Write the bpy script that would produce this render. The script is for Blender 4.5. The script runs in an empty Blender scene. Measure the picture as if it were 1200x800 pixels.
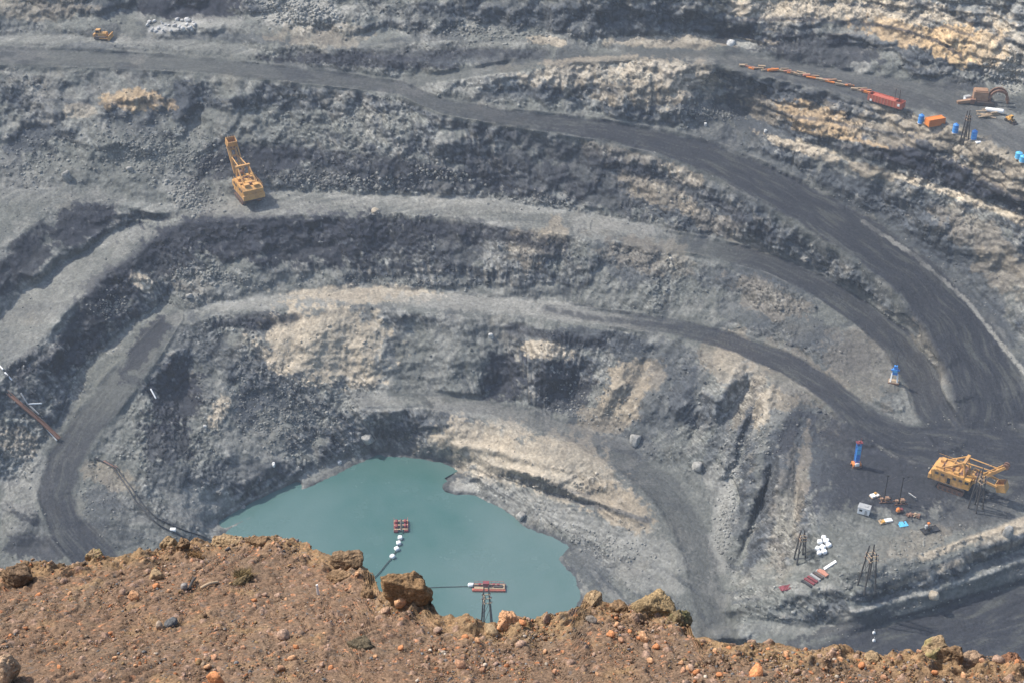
import bpy, bmesh, math, random
import numpy as np
from mathutils import Vector, Matrix

random.seed(11)
RNG = np.random.default_rng(7)
scene = bpy.context.scene
COL = scene.collection
R = math.radians

# ------------------------------------------------------------------ camera
# The camera stands at the world origin on the rim of the pit and looks down into it.
FPX, CU, CV, PITCH = 1800.0, 600.0, 400.0, R(33.0)
cam_d = bpy.data.cameras.new("camera")
cam = bpy.data.objects.new("camera", cam_d)
COL.objects.link(cam)
cam.rotation_euler = (R(90) - PITCH, 0, 0)
cam_d.sensor_width = 36.0
cam_d.lens = 36.0 * FPX / 1200.0
cam_d.clip_start, cam_d.clip_end = 0.5, 6000
scene.camera = cam
FWD = np.array([0, math.cos(PITCH), -math.sin(PITCH)])
UPV = np.array([0, math.sin(PITCH), math.cos(PITCH)])

def ray(u, v):
    u = np.asarray(u, float); v = np.asarray(v, float)
    a = (u - CU) / FPX; b = -(v - CV) / FPX
    return np.stack([a, FWD[1] + b * UPV[1], FWD[2] + b * UPV[2]], -1)

def survey(u, v, H):
    """the place on level -H seen in the direction (u, v)"""
    d = ray(u, v)
    return d * (np.asarray(H, float) / -d[..., 2])[..., None]

# ------------------------------------------------------------------ noise
_perm = np.random.default_rng(3).permutation(4096).astype(np.int64)
_g = np.random.default_rng(4).normal(size=(4096, 3)); _g /= np.linalg.norm(_g, axis=1)[:, None]
_g = _g.astype(np.float32)
_rv = np.random.default_rng(5).random((4096, 4)).astype(np.float32)

def _hash(i, j, k):
    return _perm[(_perm[(_perm[i & 4095] + j) & 4095] + k) & 4095]

def perlin(p):
    p = np.asarray(p, np.float32)
    f = np.floor(p); i = f.astype(np.int64); t = p - f
    w = t * t * t * (t * (t * 6 - 15) + 10)
    out = 0
    for a in (0, 1):
        for b in (0, 1):
            for c in (0, 1):
                g = _g[_hash(i[..., 0] + a, i[..., 1] + b, i[..., 2] + c)]
                d = g[..., 0] * (t[..., 0] - a) + g[..., 1] * (t[..., 1] - b) + g[..., 2] * (t[..., 2] - c)
                wa = w[..., 0] if a else 1 - w[..., 0]
                wb = w[..., 1] if b else 1 - w[..., 1]
                wc = w[..., 2] if c else 1 - w[..., 2]
                out = out + d * wa * wb * wc
    return out * 1.6

def fbm(p, size, octaves=4, gain=0.5, seed=0, ridged=False):
    p = np.asarray(p, np.float32) / size + seed * 17.3
    a, s, n = 1.0, 0, 0
    for o in range(octaves):
        q = perlin(p)
        if ridged: q = 1 - 2 * np.abs(q)
        s = s + a * q; n += a
        a *= gain; p = p * 2.03 + 5.7
    return s / n

def cells(x, y, size, seed=0):
    """rubble: distance to the nearest stone, a random number of that stone, and a tilted facet height"""
    px = np.asarray(x, np.float32) / size + seed * 31.7; py = np.asarray(y, np.float32) / size + seed * 11.3
    ix = np.floor(px).astype(np.int64); iy = np.floor(py).astype(np.int64)
    best = np.full(px.shape, 9.0, np.float32); sec = best.copy(); rnd = np.zeros_like(best); tilt = np.zeros_like(best)
    for a in (-1, 0, 1):
        for b in (-1, 0, 1):
            h = _hash(ix + a, iy + b, ix * 0 + seed)
            r = _rv[h]
            dx = px - (ix + a + r[..., 0]); dy = py - (iy + b + r[..., 1])
            d = np.sqrt(dx * dx + dy * dy)
            m = d < best
            sec = np.where(m, best, np.minimum(sec, d))
            tl = dx * (r[..., 2] - .5) * 2 + dy * (r[..., 3] - .5) * 2
            rnd = np.where(m, r[..., 2] * .6 + r[..., 3] * .4, rnd); tilt = np.where(m, tl, tilt)
            best = np.where(m, d, best)
    return best, sec - best, rnd, tilt

def smooth(a, b, x):
    t = np.clip((x - a) / (b - a), 0, 1)
    return t * t * (3 - 2 * t)

# ------------------------------------------------------------------ survey of the pit: (u, v, depth, half width)
ROADS = {
 "top": [(-170,58,258,10),(0,66,261,10),(120,70,263,9),(250,78,265,8),(380,92,268,8),(470,104,271,7),(520,126,274,8),(600,139,278,9),
         (700,152,283,11),(770,166,287,13),(830,184,290.5,16),(900,217,296,20),(960,250,301,22),(1020,285,306.5,24),(1070,325,312.5,27),
         (1110,370,319,31),(1140,415,325,36),(1158,460,330,40),(1164,500,335,44),(1176,540,336,46)],
 "branch": [(470,98,270.5,4),(560,84,267,4),(650,72,264,4),(760,63,262,5),(850,70,263,9),(930,85,265,11),(1000,98,266,14),
            (1100,115,267,15),(1160,148,268.5,14),(1220,183,270,15),(1350,255,275,18)],
 "middle": [(700,266,306,8),(760,278,309,9),(830,290,312,10),(900,308,316,11),(960,335,320,12),(1010,368,324,14),(1050,400,327,17),
            (1078,440,331,20),(1093,480,334,20),(1110,505,335.5,20)],
 "lower": [(640,363,324,5),(740,377,325,9),(800,385,326,9),(860,402,327.5,10),(920,425,329,12),(970,455,331,14),(1010,490,333,15),
           (1060,518,335,18),(1120,525,335.5,25),(1200,535,336,30)],
 "side": [(205,372,322,8),(175,410,325.5,13),(140,450,330,16),(105,495,335.5,17),(75,540,340.3,18),(65,580,343.5,19),(80,620,346.5,20),
          (110,655,349,21),(160,700,352,22),(240,760,356,24),(330,830,361,26),(430,900,365,28)],
 "valley": [(430,472,345.5,6),(500,468,346,7),(560,474,346.5,8),(620,488,347.5,9),(680,510,349,12),(730,535,351,14),(775,570,353.5,16),
            (805,610,356,17),(822,660,359,18),(834,710,362,18),(850,780,367,20)],
 "bottom": [(800,852,354,44),(900,819,353,44),(1000,788,352.5,43),(1100,757,352,42),(1200,727,351.5,43),(1350,680,351,45)],
}
BENCH = [
 [(215,255,301,12),(290,240,300,19),(400,238,301,14),(500,242,302,14),(600,250,303.5,16),(680,262,306,17),(760,278,309,14)],
 [(200,258,302,10),(150,285,305,19),(85,330,310,25),(35,375,315,27),(0,410,318,29),(-120,490,326,40)],
 [(210,372,322,9),(260,360,322,9),(330,350,322,9),(430,346,322,11),(520,352,323,11),(600,358,323.5,11),(680,370,324,11),(760,380,325,9)],
 [(-150,225,295,8),(0,232,295.5,8),(70,228,295.5,8),(130,232,297,7),(200,246,300,8)],
 [(-170,45,258.5,7),(0,48,260,7),(120,50,260.8,7),(220,54,262,6),(300,62,263.5,4)],
 [(330,57,261.5,2),(400,54,261,3),(520,52,261,3),(620,50,260.5,3)],
 [(860,74,263,9),(950,92,265,14),(1050,112,266.5,18),(1120,128,267.5,20),(1200,165,269.5,20),(1350,235,274,25)],
 [(840,745,355,8),(900,735,354,9),(980,738,353,6)],
 [(1050,600,336.5,45),(1110,590,336,45),(1010,560,336,38),(1190,570,336,32),(1250,560,336,40),(1010,640,337,30)],
]
LINES = [
 [(215,218,297),(235,190,290.5),(270,172,287.5),(340,168,287),(450,180,289),(520,196,292.5)],
 [(-170,140,279),(0,145,279),(100,152,280.5),(200,150,281),(300,138,278.5),(420,132,278)],
 [(640,190,291.5),(760,215,297),(850,250,304)],
 # upper walls
 [(-170,32,257.5),(60,30,257.5),(100,20,256.5),(160,16,256),(280,16,256),(340,32,258),(420,42,260),(640,40,259),(720,46,259.5),(830,40,259),(900,62,262),(1000,80,264),(1100,98,266),(1180,98,266),(1280,120,268),(1360,150,270)],
 [(-170,-6,248),(100,-8,248),(160,-18,247),(280,-18,247),(330,-8,248),(640,4,249),(700,0,243),(830,-14,240),(900,0,246),(1010,8,247),(1100,20,247),(1200,50,250),(1360,90,254)],
 [(-170,-60,236),(150,-60,234),(400,-60,234),(700,-60,228),(1000,-50,231),(1200,-10,233),(1360,30,238)],
 [(-170,-130,216),(600,-130,214),(1360,-100,216)],
 # beside the top road
 [(900,192,293),(1000,246,303.5),(1080,293,310.5),(1150,350,319.5),(1200,402,323.5),(1300,520,331)],
 [(1016,262,305),(1072,300,311),(1132,350,318.5),(1200,432,326.8),(1300,560,335)],
 [(840,120,281),(930,165,285),(1040,207,288.5),(1120,226,289.5),(1200,258,291.5),(1350,325,296.5)],
 [(1020,163,277.5),(1120,192,279),(1200,232,283.5),(1350,300,289)],
 [(900,96,266.5),(1000,116,267.5),(1050,132,268),(1120,154,269),(1200,194,271.5),(1350,270,276)],
 # left ledges
 [(-150,290,300),(-10,296,300.5),(15,276,298.6),(38,262,297.4),(58,246,296.3),(100,239,296.5),(135,243,298)],
 [(-150,362,308.5),(-25,352,308.2),(12,318,306.2),(42,322,306.8),(62,290,304.6),(98,294,305),(112,268,302.8),(150,260,301.6)],
 [(95,352,312),(72,385,315.5),(60,415,318.5),(20,430,321),(-150,520,328)],
 [(195,352,321.5),(140,400,326),(90,440,331),(70,490,336),(30,560,341),(-150,600,344)],
 [(-150,640,349),(0,650,348),(50,660,349)],
 # between side road and lake
 [(215,380,322.5),(190,425,327.5),(165,470,333),(140,510,337.8),(110,555,342.3),(110,600,345.8),(150,640,350)],
 [(205,420,328.5),(212,455,336),(218,500,342.5),(200,545,345)],
 [(150,560,343.5),(190,595,350.5),(230,640,358)],
 [(260,395,328.5),(250,460,338),(270,520,348),(290,565,357)],
 # lower edge of the lower bench and toe
 [(250,374,322.8),(330,366,322.8),(450,365,323.2),(560,371,324),(640,384,325),(700,392,325.8)],
 [(390,455,344),(440,462,345.2)],
 [(360,522,356.5),(420,514,358),(470,517,359.5)],
 [(410,536,363.3),(350,561,363.5),(300,584,363.6),(252,612,363.6)],
 # hill by the lake
 [(505,500,350),(530,493,348),(560,491,347),(640,515,347.6),(720,550,349.4),(768,588,352.6),(800,650,357.5),(812,720,362)],
 [(535,520,353.5),(600,540,351.8),(680,568,352.8),(745,598,355.2)],
 [(690,650,362),(750,660,361),(770,700,362)],
 # platform rim and the slope under it
 [(890,436,329.6),(940,462,331.5),(975,490,334.5),(968,530,336),(958,600,336.6),(955,650,338.5)],
 [(860,560,351.5),(872,640,357.5),(850,700,361)],
 [(850,716,356),(930,695,346),(1010,688,340.5),(1080,664,338.6),(1200,614,337.2),(1350,550,336)],
 [(1010,706,345),(1090,682,344.3),(1200,642,343.6),(1350,590,343)],
 [(1000,717,345.6),(1090,691,344.9),(1200,655,344.2),(1350,603,343.5)],
 [(-170,880,364),(600,880,368),(1360,880,356)],
]
LAKE_H = 364.0
LAKE = [(262,626),(300,603),(342,579),(390,556),(440,533),(490,535),(528,544),(541,556),(520,567),(530,580),(556,580),(600,602),(613,617),
        (640,626),(668,640),(648,655),(672,672),(681,698),(670,722),(650,760),(600,800),(420,800),(300,740),(245,680)]
# bumps of the ground: (u, v, ru, rv, angle, rise in m)
BUMPS = [
 (895,470,10,40,.45,3.4),(878,495,8,40,.5,-3.6),(860,520,9,44,.45,3.0),(915,560,9,50,.25,3.4),(895,585,8,46,.3,-3.4),(872,610,9,40,.3,2.6),(932,600,8,40,.15,-2.4),(840,470,10,36,.5,2.8),(820,500,9,30,.5,-2.6),(800,470,12,34,.4,2.6),
 (620,554,60,6,.25,2.2),(690,586,50,5,.4,2.2),(640,575,70,6,.3,-2.0),(580,528,40,5,.2,1.6),
 (640,420,26,34,-.5,4.0),(588,448,20,34,.5,-3.2),(668,455,26,30,.6,-3.2),(720,455,16,40,.5,3.2),(750,430,22,30,0,-1.5),
 (770,470,22,26,.3,2.2),(840,450,22,40,.3,2.4),(865,470,12,40,.5,-2.2),(905,505,22,60,.35,2.6),(800,500,30,22,0,-1),
 (205,455,26,34,.3,-3.5),(290,470,22,26,.4,-1.5),(262,410,26,20,0,1.5),(330,545,50,16,.3,1.5),(280,545,30,14,-.4,-1.2),
 (385,390,55,34,0,2.2),(480,420,30,40,0,-1.2),(540,420,30,40,.2,1.5),(310,385,26,14,0,-1.6),(250,560,40,18,.3,1.2),
 (230,135,14,30,.2,-2.6),(150,110,50,18,0,1.6),(60,175,40,26,.4,-1.6),(20,165,30,14,-.4,-1.6),(340,135,16,18,.4,-1.8),(280,115,24,20,0,1.6),
 (130,165,70,20,0,1.2),(220,235,22,20,.4,1.2),(860,45,36,10,-.1,-1.5),(1000,55,60,12,.2,-1.2),(1080,65,26,20,.3,2.2),
 (740,300,20,24,0,-2),(620,292,30,24,0,1.4),(560,285,24,24,0,-1.2),(690,300,18,26,.2,1.8),(450,290,26,24,0,-1.6),(350,285,50,24,.1,-2.0),(265,275,26,26,.2,-1.2),
 (190,305,30,20,.6,-2),(140,345,26,22,.5,-2.2),(90,405,20,30,.5,-2.4),(150,370,24,26,.4,1.4),
 (900,335,26,18,.4,1.2),(960,400,34,26,.6,1.3),(1120,430,22,60,0,1.6),(1040,470,26,40,.3,1.6),(870,350,30,16,.3,-1.4),
 (960,150,40,16,.4,1.4),(900,140,40,20,.3,-1.4),(1040,240,30,26,.3,-1.8),(1000,200,30,18,.3,-1.2),(1130,270,50,24,.5,1.6),(930,200,22,18,.4,-1.5),(860,130,26,26,.2,-1.4),
 (640,545,50,22,.35,1.6),(700,585,40,14,.45,-1.6),(740,600,26,16,.4,1.6),(720,650,22,16,0,1.5),(690,640,20,12,.3,-1.3),(590,545,30,18,0,-1),
 (800,640,12,40,.2,1.4),(855,600,10,50,.15,1.6),(890,600,14,60,.3,-2.0),(920,560,16,50,.2,1.6),(880,560,12,40,.4,1.5),(905,660,18,30,.4,-1.2),
 (1110,670,40,10,-.4,1.2),(1160,640,60,8,-.35,1.0),(1040,695,26,12,-.3,-1.4),
 (30,600,30,18,.5,1.8),(20,560,26,16,.4,-1.6),(40,640,30,14,0,-2.0),(0,610,16,22,0,-1.8),(130,610,24,30,.2,1.4),(180,620,40,22,.4,1.3),(30,470,26,26,.3,1.0),(60,400,16,20,.3,-1.0),
 (100,35,40,10,0,1.3),(40,52,26,8,0,1.2),(230,34,60,8,-.1,1.8),(390,20,50,16,.2,1.6),(560,25,50,16,0,-1.2),(700,25,60,14,0,-1.5),(480,75,60,8,.05,1.0),(620,110,70,16,.1,-1.4),(760,110,50,18,.1,1.3),
]

GS = 4.0
U0, U1, V0, V1 = -168.0, 1368.0, -132.0, 880.0
gnx, gny = int((U1 - U0) / GS) + 1, int((V1 - V0) / GS) + 1

def poly_dist(U, V, pts):
    """distance to a polyline, and the values (depth, half width, length along) at the nearest place"""
    P = np.asarray(pts, float)
    best = np.full(U.shape, 1e9); vals = [np.zeros(U.shape) for _ in range(P.shape[1] - 2)]; along = np.zeros(U.shape); side = np.zeros(U.shape)
    L = 0
    for a, b in zip(P[:-1], P[1:]):
        dx, dy = b[0] - a[0], b[1] - a[1]; l2 = dx * dx + dy * dy
        t = np.clip(((U - a[0]) * dx + (V - a[1]) * dy) / l2, 0, 1)
        ex, ey = U - a[0] - t * dx, V - a[1] - t * dy
        d = np.sqrt(ex * ex + ey * ey); m = d < best
        best = np.where(m, d, best)
        for k in range(len(vals)): vals[k] = np.where(m, a[2 + k] + t * (b[2 + k] - a[2 + k]), vals[k])
        ln = math.sqrt(l2)
        along = np.where(m, L + t * ln, along)
        side = np.where(m, np.sign(ex * -dy + ey * dx) * d, side)
        L += ln
    return best, vals, along, side

def in_poly(U, V, poly):
    c = np.zeros(U.shape, bool); n = len(poly)
    for i in range(n):
        (x1, y1), (x2, y2) = poly[i], poly[(i + 1) % n]
        if y1 == y2: continue
        m = ((y1 > V) != (y2 > V)) & (U < (x2 - x1) * (V - y1) / (y2 - y1) + x1)
        c ^= m
    return c

def densify(line, step):
    out = []
    for a, b in zip(line[:-1], line[1:]):
        a = np.array(a, float); b = np.array(b, float)
        n = max(1, int(np.hypot(*(b - a)[:2]) / step))
        for i in range(n): out.append(a + (b - a) * i / n)
    out.append(np.array(line[-1], float))
    return out

def solve_depth():
    gu = U0 + GS * np.arange(gnx); gv = V0 + GS * np.arange(gny)
    U, V = np.meshgrid(gu, gv)
    S = np.zeros(U.shape); W = np.zeros(U.shape)
    for line in LINES:
        for p in densify(line, 1.0):
            i, j = int(round((p[0] - U0) / GS)), int(round((p[1] - V0) / GS))
            if 0 <= i < gnx and 0 <= j < gny: S[j, i] += p[2]; W[j, i] += 1
    for band in BENCH + list(ROADS.values()):
        d, (h, w), _, _ = poly_dist(U, V, band)
        m = d <= np.maximum(w, 2.5)
        k = 6.0
        S[m] += k * h[m]; W[m] += k
    d = poly_dist(U, V, LAKE + LAKE[:1])[0]
    ins = in_poly(U, V, LAKE)
    m = d < 2.6
    S[m] = LAKE_H; W[m] = 1
    m = ins & (d > 7)
    S[m] = LAKE_H + 1.6; W[m] = 1
    fixed = W > 0
    H = np.where(fixed, S / np.maximum(W, 1e-9), np.nan)
    # coarse to fine relaxation
    def relax(H, fixed, start, n):
        X = np.where(fixed, H, start)
        for _ in range(n):
            P = np.pad(X, 1, mode='edge')
            X = np.where(fixed, H, .25 * (P[:-2, 1:-1] + P[2:, 1:-1] + P[1:-1, :-2] + P[1:-1, 2:]))
        return X
    levels = [16, 8, 4, 2, 1]
    X = None
    for s in levels:
        h, w = -(-gny // s), -(-gnx // s)
        Hc = np.zeros((h, w)); Wc = np.zeros((h, w))
        jj, ii = np.nonzero(fixed)
        np.add.at(Hc, (jj // s, ii // s), H[jj, ii]); np.add.at(Wc, (jj // s, ii // s), 1)
        f = Wc > 0
        Hc = np.where(f, Hc / np.maximum(Wc, 1), 0)
        if X is None: st = np.full((h, w), 310.0)
        else: st = np.repeat(np.repeat(X, 2, 0), 2, 1)[:h, :w]
        X = relax(Hc, f, st, 250 if s > 1 else 160)
    P = np.pad(X, 1, mode='edge')            # round the creases a little
    X = (P[1:-1, 1:-1] * 4 + P[:-2, 1:-1] + P[2:, 1:-1] + P[1:-1, :-2] + P[1:-1, 2:]) / 8
    return X

HG = solve_depth()

def depth(u, v):
    x = np.clip((np.asarray(u, float) - U0) / GS, 0, gnx - 1.001); y = np.clip((np.asarray(v, float) - V0) / GS, 0, gny - 1.001)
    i = x.astype(int); j = y.astype(int); a = x - i; b = y - j
    return (HG[j, i] * (1 - a) + HG[j, i + 1] * a) * (1 - b) + (HG[j + 1, i] * (1 - a) + HG[j + 1, i + 1] * a) * b
# ------------------------------------------------------------------ the pit as one continuous sheet of ground
STEP = 1.3
fu = np.arange(-150.0, 1350.0 + .1, STEP); fv = np.arange(-118.0, 815.0 + .1, STEP)
NX, NY = len(fu), len(fv)
FU, FV = np.meshgrid(fu, fv)
NOISE_UV = np.stack([FU, FV, FU * 0], -1)
# let the crests, toes and benches wander instead of following clean lines
wu = fbm(NOISE_UV, 46, 4, .55, seed=1) * 9; wv = fbm(NOISE_UV, 40, 4, .55, seed=2) * 8

road_w = {}; road_along = {}; road_side = {}
calm = np.zeros(FU.shape)                     # where the ground has been graded by machines
for name, pts in ROADS.items():
    d, (h, w), al, sd = poly_dist(FU, FV, pts)
    edge = d + fbm(NOISE_UV, 34, 5, .6, seed=7) * np.clip(w * (.38 if name in ('top', 'middle', 'lower', 'bottom') else .7), 2.5, 8)
    road_w[name] = smooth(1.20, .90, edge / w); road_along[name] = al; road_side[name] = sd / np.maximum(w, 1)
    calm = np.maximum(calm, smooth(1.9, .95, edge / w))
bench = np.zeros(FU.shape)
for pts in BENCH:
    d, (h, w), _, _ = poly_dist(FU + wu * .6, FV + wv * .5, pts)
    bench = np.maximum(bench, smooth(1.35, .75, d / w) * (.35 if pts is BENCH[1] else 1))
lake_d = np.where(in_poly(FU, FV, LAKE), -1, 1) * poly_dist(FU, FV, LAKE + LAKE[:1])[0]
shore = smooth(26, 4, np.abs(lake_d))

k = (1 - calm * .85) * (1 - shore * .7)
H0 = depth(FU + wu * k, FV + wv * k)
for (bu, bv, ru, rv, an, rise) in BUMPS:
    c, s = math.cos(an), math.sin(an)
    x, y = FU - bu + wu * .8, FV - bv + wv * .8
    e = ((x * c + y * s) / ru) ** 2 + ((-x * s + y * c) / rv) ** 2
    H0 -= rise * np.exp(-e * 1.3) * (1 - calm) * .8
# the sand spit and the narrow inlet at the north end of the lake
d_in = poly_dist(FU, FV, [(348,568),(325,580),(300,592),(262,612)])[0] + wu * .35
H0 = np.where(d_in < 8, H0 + (LAKE_H + .7 - H0) * smooth(8, 2, d_in), H0)
d_sp2 = poly_dist(FU, FV, [(556,568),(538,572),(524,571)])[0] + wv * .4
H0 = np.where(d_sp2 < 9, H0 + (LAKE_H - .8 - H0) * smooth(9, 3, d_sp2), H0)

P0 = survey(FU, FV, H0).astype(np.float32)

def grid_normals(P):
    du = np.gradient(P, axis=1); dv = np.gradient(P, axis=0)
    n = np.cross(dv, du); n /= np.linalg.norm(n, axis=-1)[..., None] + 1e-9
    return np.where(n[..., 2:] < 0, -n, n)

def box_blur(a, r, n=2):
    for _ in range(n):
        for ax in (0, 1):
            p = np.pad(a, [(r, r) if i == ax else (0, 0) for i in range(a.ndim)], mode='edge')
            c = np.cumsum(p, axis=ax, dtype=np.float64)
            c = np.concatenate([np.zeros_like(np.take(c, [0], ax)), c], ax)
            m = 2 * r + 1
            a = ((np.take(c, range(m, c.shape[ax]), ax) - np.take(c, range(0, c.shape[ax] - m), ax)) / m).astype(np.float32)
    return a

N0 = grid_normals(box_blur(P0, 3))
slope = np.sqrt(np.clip(1 - N0[..., 2] ** 2, 0, 1))             # 0 flat, 1 vertical
steep = smooth(.56, .74, slope) * (1 - calm) * (1 - shore)
flat = np.maximum(smooth(.36, .20, slope), calm)

# rock faces: upright joints and gullies, strata, broken blocks
Q = P0.copy(); 
# streaks on a face run down it: coordinates round the middle of the pit, stretched down the fall line
ang = np.arctan2(P0[..., 0] - 10, P0[..., 1] - 440); rad = np.hypot(P0[..., 0] - 10, P0[..., 1] - 440)
Qz = np.stack([ang * 95, rad * .13, P0[..., 2] * .13], -1).astype(np.float32); Qz += (fbm(Q, 14, 2, .5, seed=19) * 1.6)[..., None]
gully = fbm(Qz, 6.0, 4, .55, seed=11, ridged=True)
joint = fbm(Qz, 1.7, 3, .6, seed=12)
big = fbm(Q, 24, 4, .5, seed=13)
mid = fbm(Q, 6, 5, .62, seed=14)
fine = fbm(Q, 1.5, 3, .6, seed=15)
Ql = P0.copy(); Ql[..., :2] *= .12
strata = fbm(Ql, 2.4, 3, .6, seed=16)
c1, e1, r1, t1 = cells(P0[..., 0], P0[..., 1] * .8, 2.3, 1)
c2, e2, r2, t2 = cells(P0[..., 0], P0[..., 1] * .8, 1.15, 2)
rub_zone = smooth(-.15, .25, fbm(Q, 30, 3, .5, seed=21) + .25 * (slope > .35)) * (1 - calm) * (1 - flat * .75)
stone1 = smooth(.02, .30, e1) * (r1 ** 2) * (1.0 + t1 * 1.2)
stone2 = smooth(.02, .30, e2) * r2 * (1.0 + t2 * 1.2)

# aprons of fine scree, smoother than the rest
scree = smooth(-.02, .30, fbm(Qz, 26, 3, .5, seed=23) + .10) * (1 - steep) * (1 - flat)
for (bu, bv, ru, rv, an) in [(385,400,80,48,.1),(500,425,80,50,0),(560,400,40,40,.2),(60,350,90,50,-.7),(300,500,40,50,.2),(240,600,60,30,.3),(760,500,40,30,.2),(700,480,40,30,-.3),(560,520,60,30,.2),
                           (1100,440,30,60,.2),(130,200,70,30,0),(640,180,60,20,.1),(1150,330,60,60,.6),(640,345,120,12,0),(350,335,120,14,0),(1060,640,120,40,-.3),(1000,200,60,20,.3),(860,140,50,40,.3),(800,640,80,70,.2),(30,620,60,40,0)]:
    c_, s_ = math.cos(an), math.sin(an); x_, y_ = FU - bu + wu * 1.5, FV - bv + wv * 1.5
    scree = np.maximum(scree, smooth(1.2, .7, np.sqrt(((x_ * c_ + y_ * s_) / ru) ** 2 + ((-x_ * s_ + y_ * c_) / rv) ** 2)) * (1 - calm))
rub_zone = rub_zone * (1 - .85 * scree); steep = steep * (1 - .75 * scree)
# beds that break back in steps
ph = P0[..., 2] / 3.9 + big * 1.0 + mid * .22
fr = ph - np.floor(ph)
ledge = (smooth(0, .22, fr) - fr) * 1.6
below = FV - np.interp(FU, [780, 900, 1000, 1120, 1200, 1350], [70, 96, 116, 154, 194, 270])
bedded = smooth(780, 880, FU) * smooth(66, 34, below + wv)
D = (big * 1.5 * (1 - flat * .8)
     + steep * (gully * 1.05 + joint * .75 + mid * .42 + ledge * (.12 + .55 * bedded))
     + (1 - steep) * (1 - flat) * (1 - .7 * scree) * (mid * .30 + gully * .40)
     + rub_zone * (stone1 * .45 + stone2 * .65) * (1 - .6 * steep)
     + fine * (.04 + .30 * (1 - flat) * (1 - .7 * scree)))
D *= (1 - .93 * calm) * (1 - .8 * shore)
D += fine * .05 + (1 - calm) * flat * (stone2 * .16 + mid * .22) * (1 - shore)
low_n = fbm(Q, 16, 3, .6, seed=33)
# low berms of spilled rock along the road edges
for name in ("top", "middle", "lower", "side", "bottom"):
    a = np.abs(road_side[name])
    D += np.exp(-((a - 1.18) / .16) ** 2) * np.clip(.35 + 1.6 * low_n, 0, 1.1) * (.5 + .5 * calm)
# ruts
for name, al in road_along.items():
    q = np.stack([al / 60, road_side[name] * 4.0, al * 0], -1)
    D += road_w[name] * (perlin(q) * .10 + perlin(q * np.array([1.5, 3.0, 1]) + 3) * .08)
Nd = N0.copy(); Nd[..., 2] *= np.where(steep > 0, 1 - .35 * steep, 1); Nd /= np.linalg.norm(Nd, axis=-1)[..., None]
P1 = (P0 + Nd * D[..., None]).astype(np.float32)

# ------------------------------------------------------------------ what the ground is made of
def lin(r, g, b):
    return np.array([((c / 255 + .055) / 1.055) ** 2.4 if c > 10 else c / 255 / 12.92 for c in (r, g, b)], np.float32)

COAL = np.array([.024, .026, .033], np.float32)
SHALE = np.array([.048, .053, .059], np.float32)
GREY = np.array([.108, .111, .099], np.float32)
PALE = np.array([.215, .209, .186], np.float32)
TAN = np.array([.230, .192, .140], np.float32)
BUFF = np.array([.34, .285, .210], np.float32)
WHT = np.array([.42, .41, .39], np.float32)
OCHRE = np.array([.38, .265, .145], np.float32)
WARM = np.array([.315, .268, .200], np.float32)
ROADC = np.array([.029, .031, .037], np.float32)

def mix(A, B, w): return A + (B - A) * np.clip(w, 0, 1)[..., None]

low = fbm(Q, 55, 4, .55, seed=31); low2 = fbm(Q, 28, 4, .55, seed=32)
ALB = np.broadcast_to(GREY, P0.shape).copy()
Qf = np.stack([ang * 95, rad * .30, P0[..., 2] * .30], -1).astype(np.float32)
ALB = mix(ALB, PALE * .8, scree * smooth(-.1, .4, joint) * .32)
patchy = fbm(Qf, 15, 5, .6, seed=34) * (1 - .2 * scree); patchy2 = fbm(Qf, 9, 5, .62, seed=35)
ALB = mix(ALB, SHALE, smooth(-.05, .45, low) * .45)
ALB = mix(ALB, SHALE * .8, smooth(.09, .17, patchy) * .62 * (1 - .7 * bench))
ALB = mix(ALB, PALE * .95, smooth(.13, .21, patchy2) * .42)
ALB = mix(ALB, TAN, smooth(.15, .55, low2) * .30)
ALB = mix(ALB, SHALE, steep * (.74 + .5 * gully)); ALB = mix(ALB, TAN * .75, steep * bedded * smooth(.16, .3, strata) * .5); ALB = mix(ALB, COAL, steep * bedded * smooth(-.1, -.3, strata) * .7)
ALB = mix(ALB, TAN, steep * smooth(.05, .40, strata * .6 + .8 * joint) * .40)
ALB = mix(ALB, PALE, (1 - flat) * smooth(.12, .5, joint + .5 * gully) * .40)
Qs = np.stack([ang * 95 / 34, rad / 2.6 + big * 1.5, P0[..., 2] * 0], -1).astype(np.float32)
rake = fbm(Qs, 1.0, 3, .55, seed=36)
ALB = mix(ALB, PALE, bench * (.16 + .9 * np.clip(rake, 0, .5)) * (1 - steep))
ALB = mix(ALB, SHALE, bench * .9 * np.clip(-rake, 0, .5) * (1 - steep))
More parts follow.
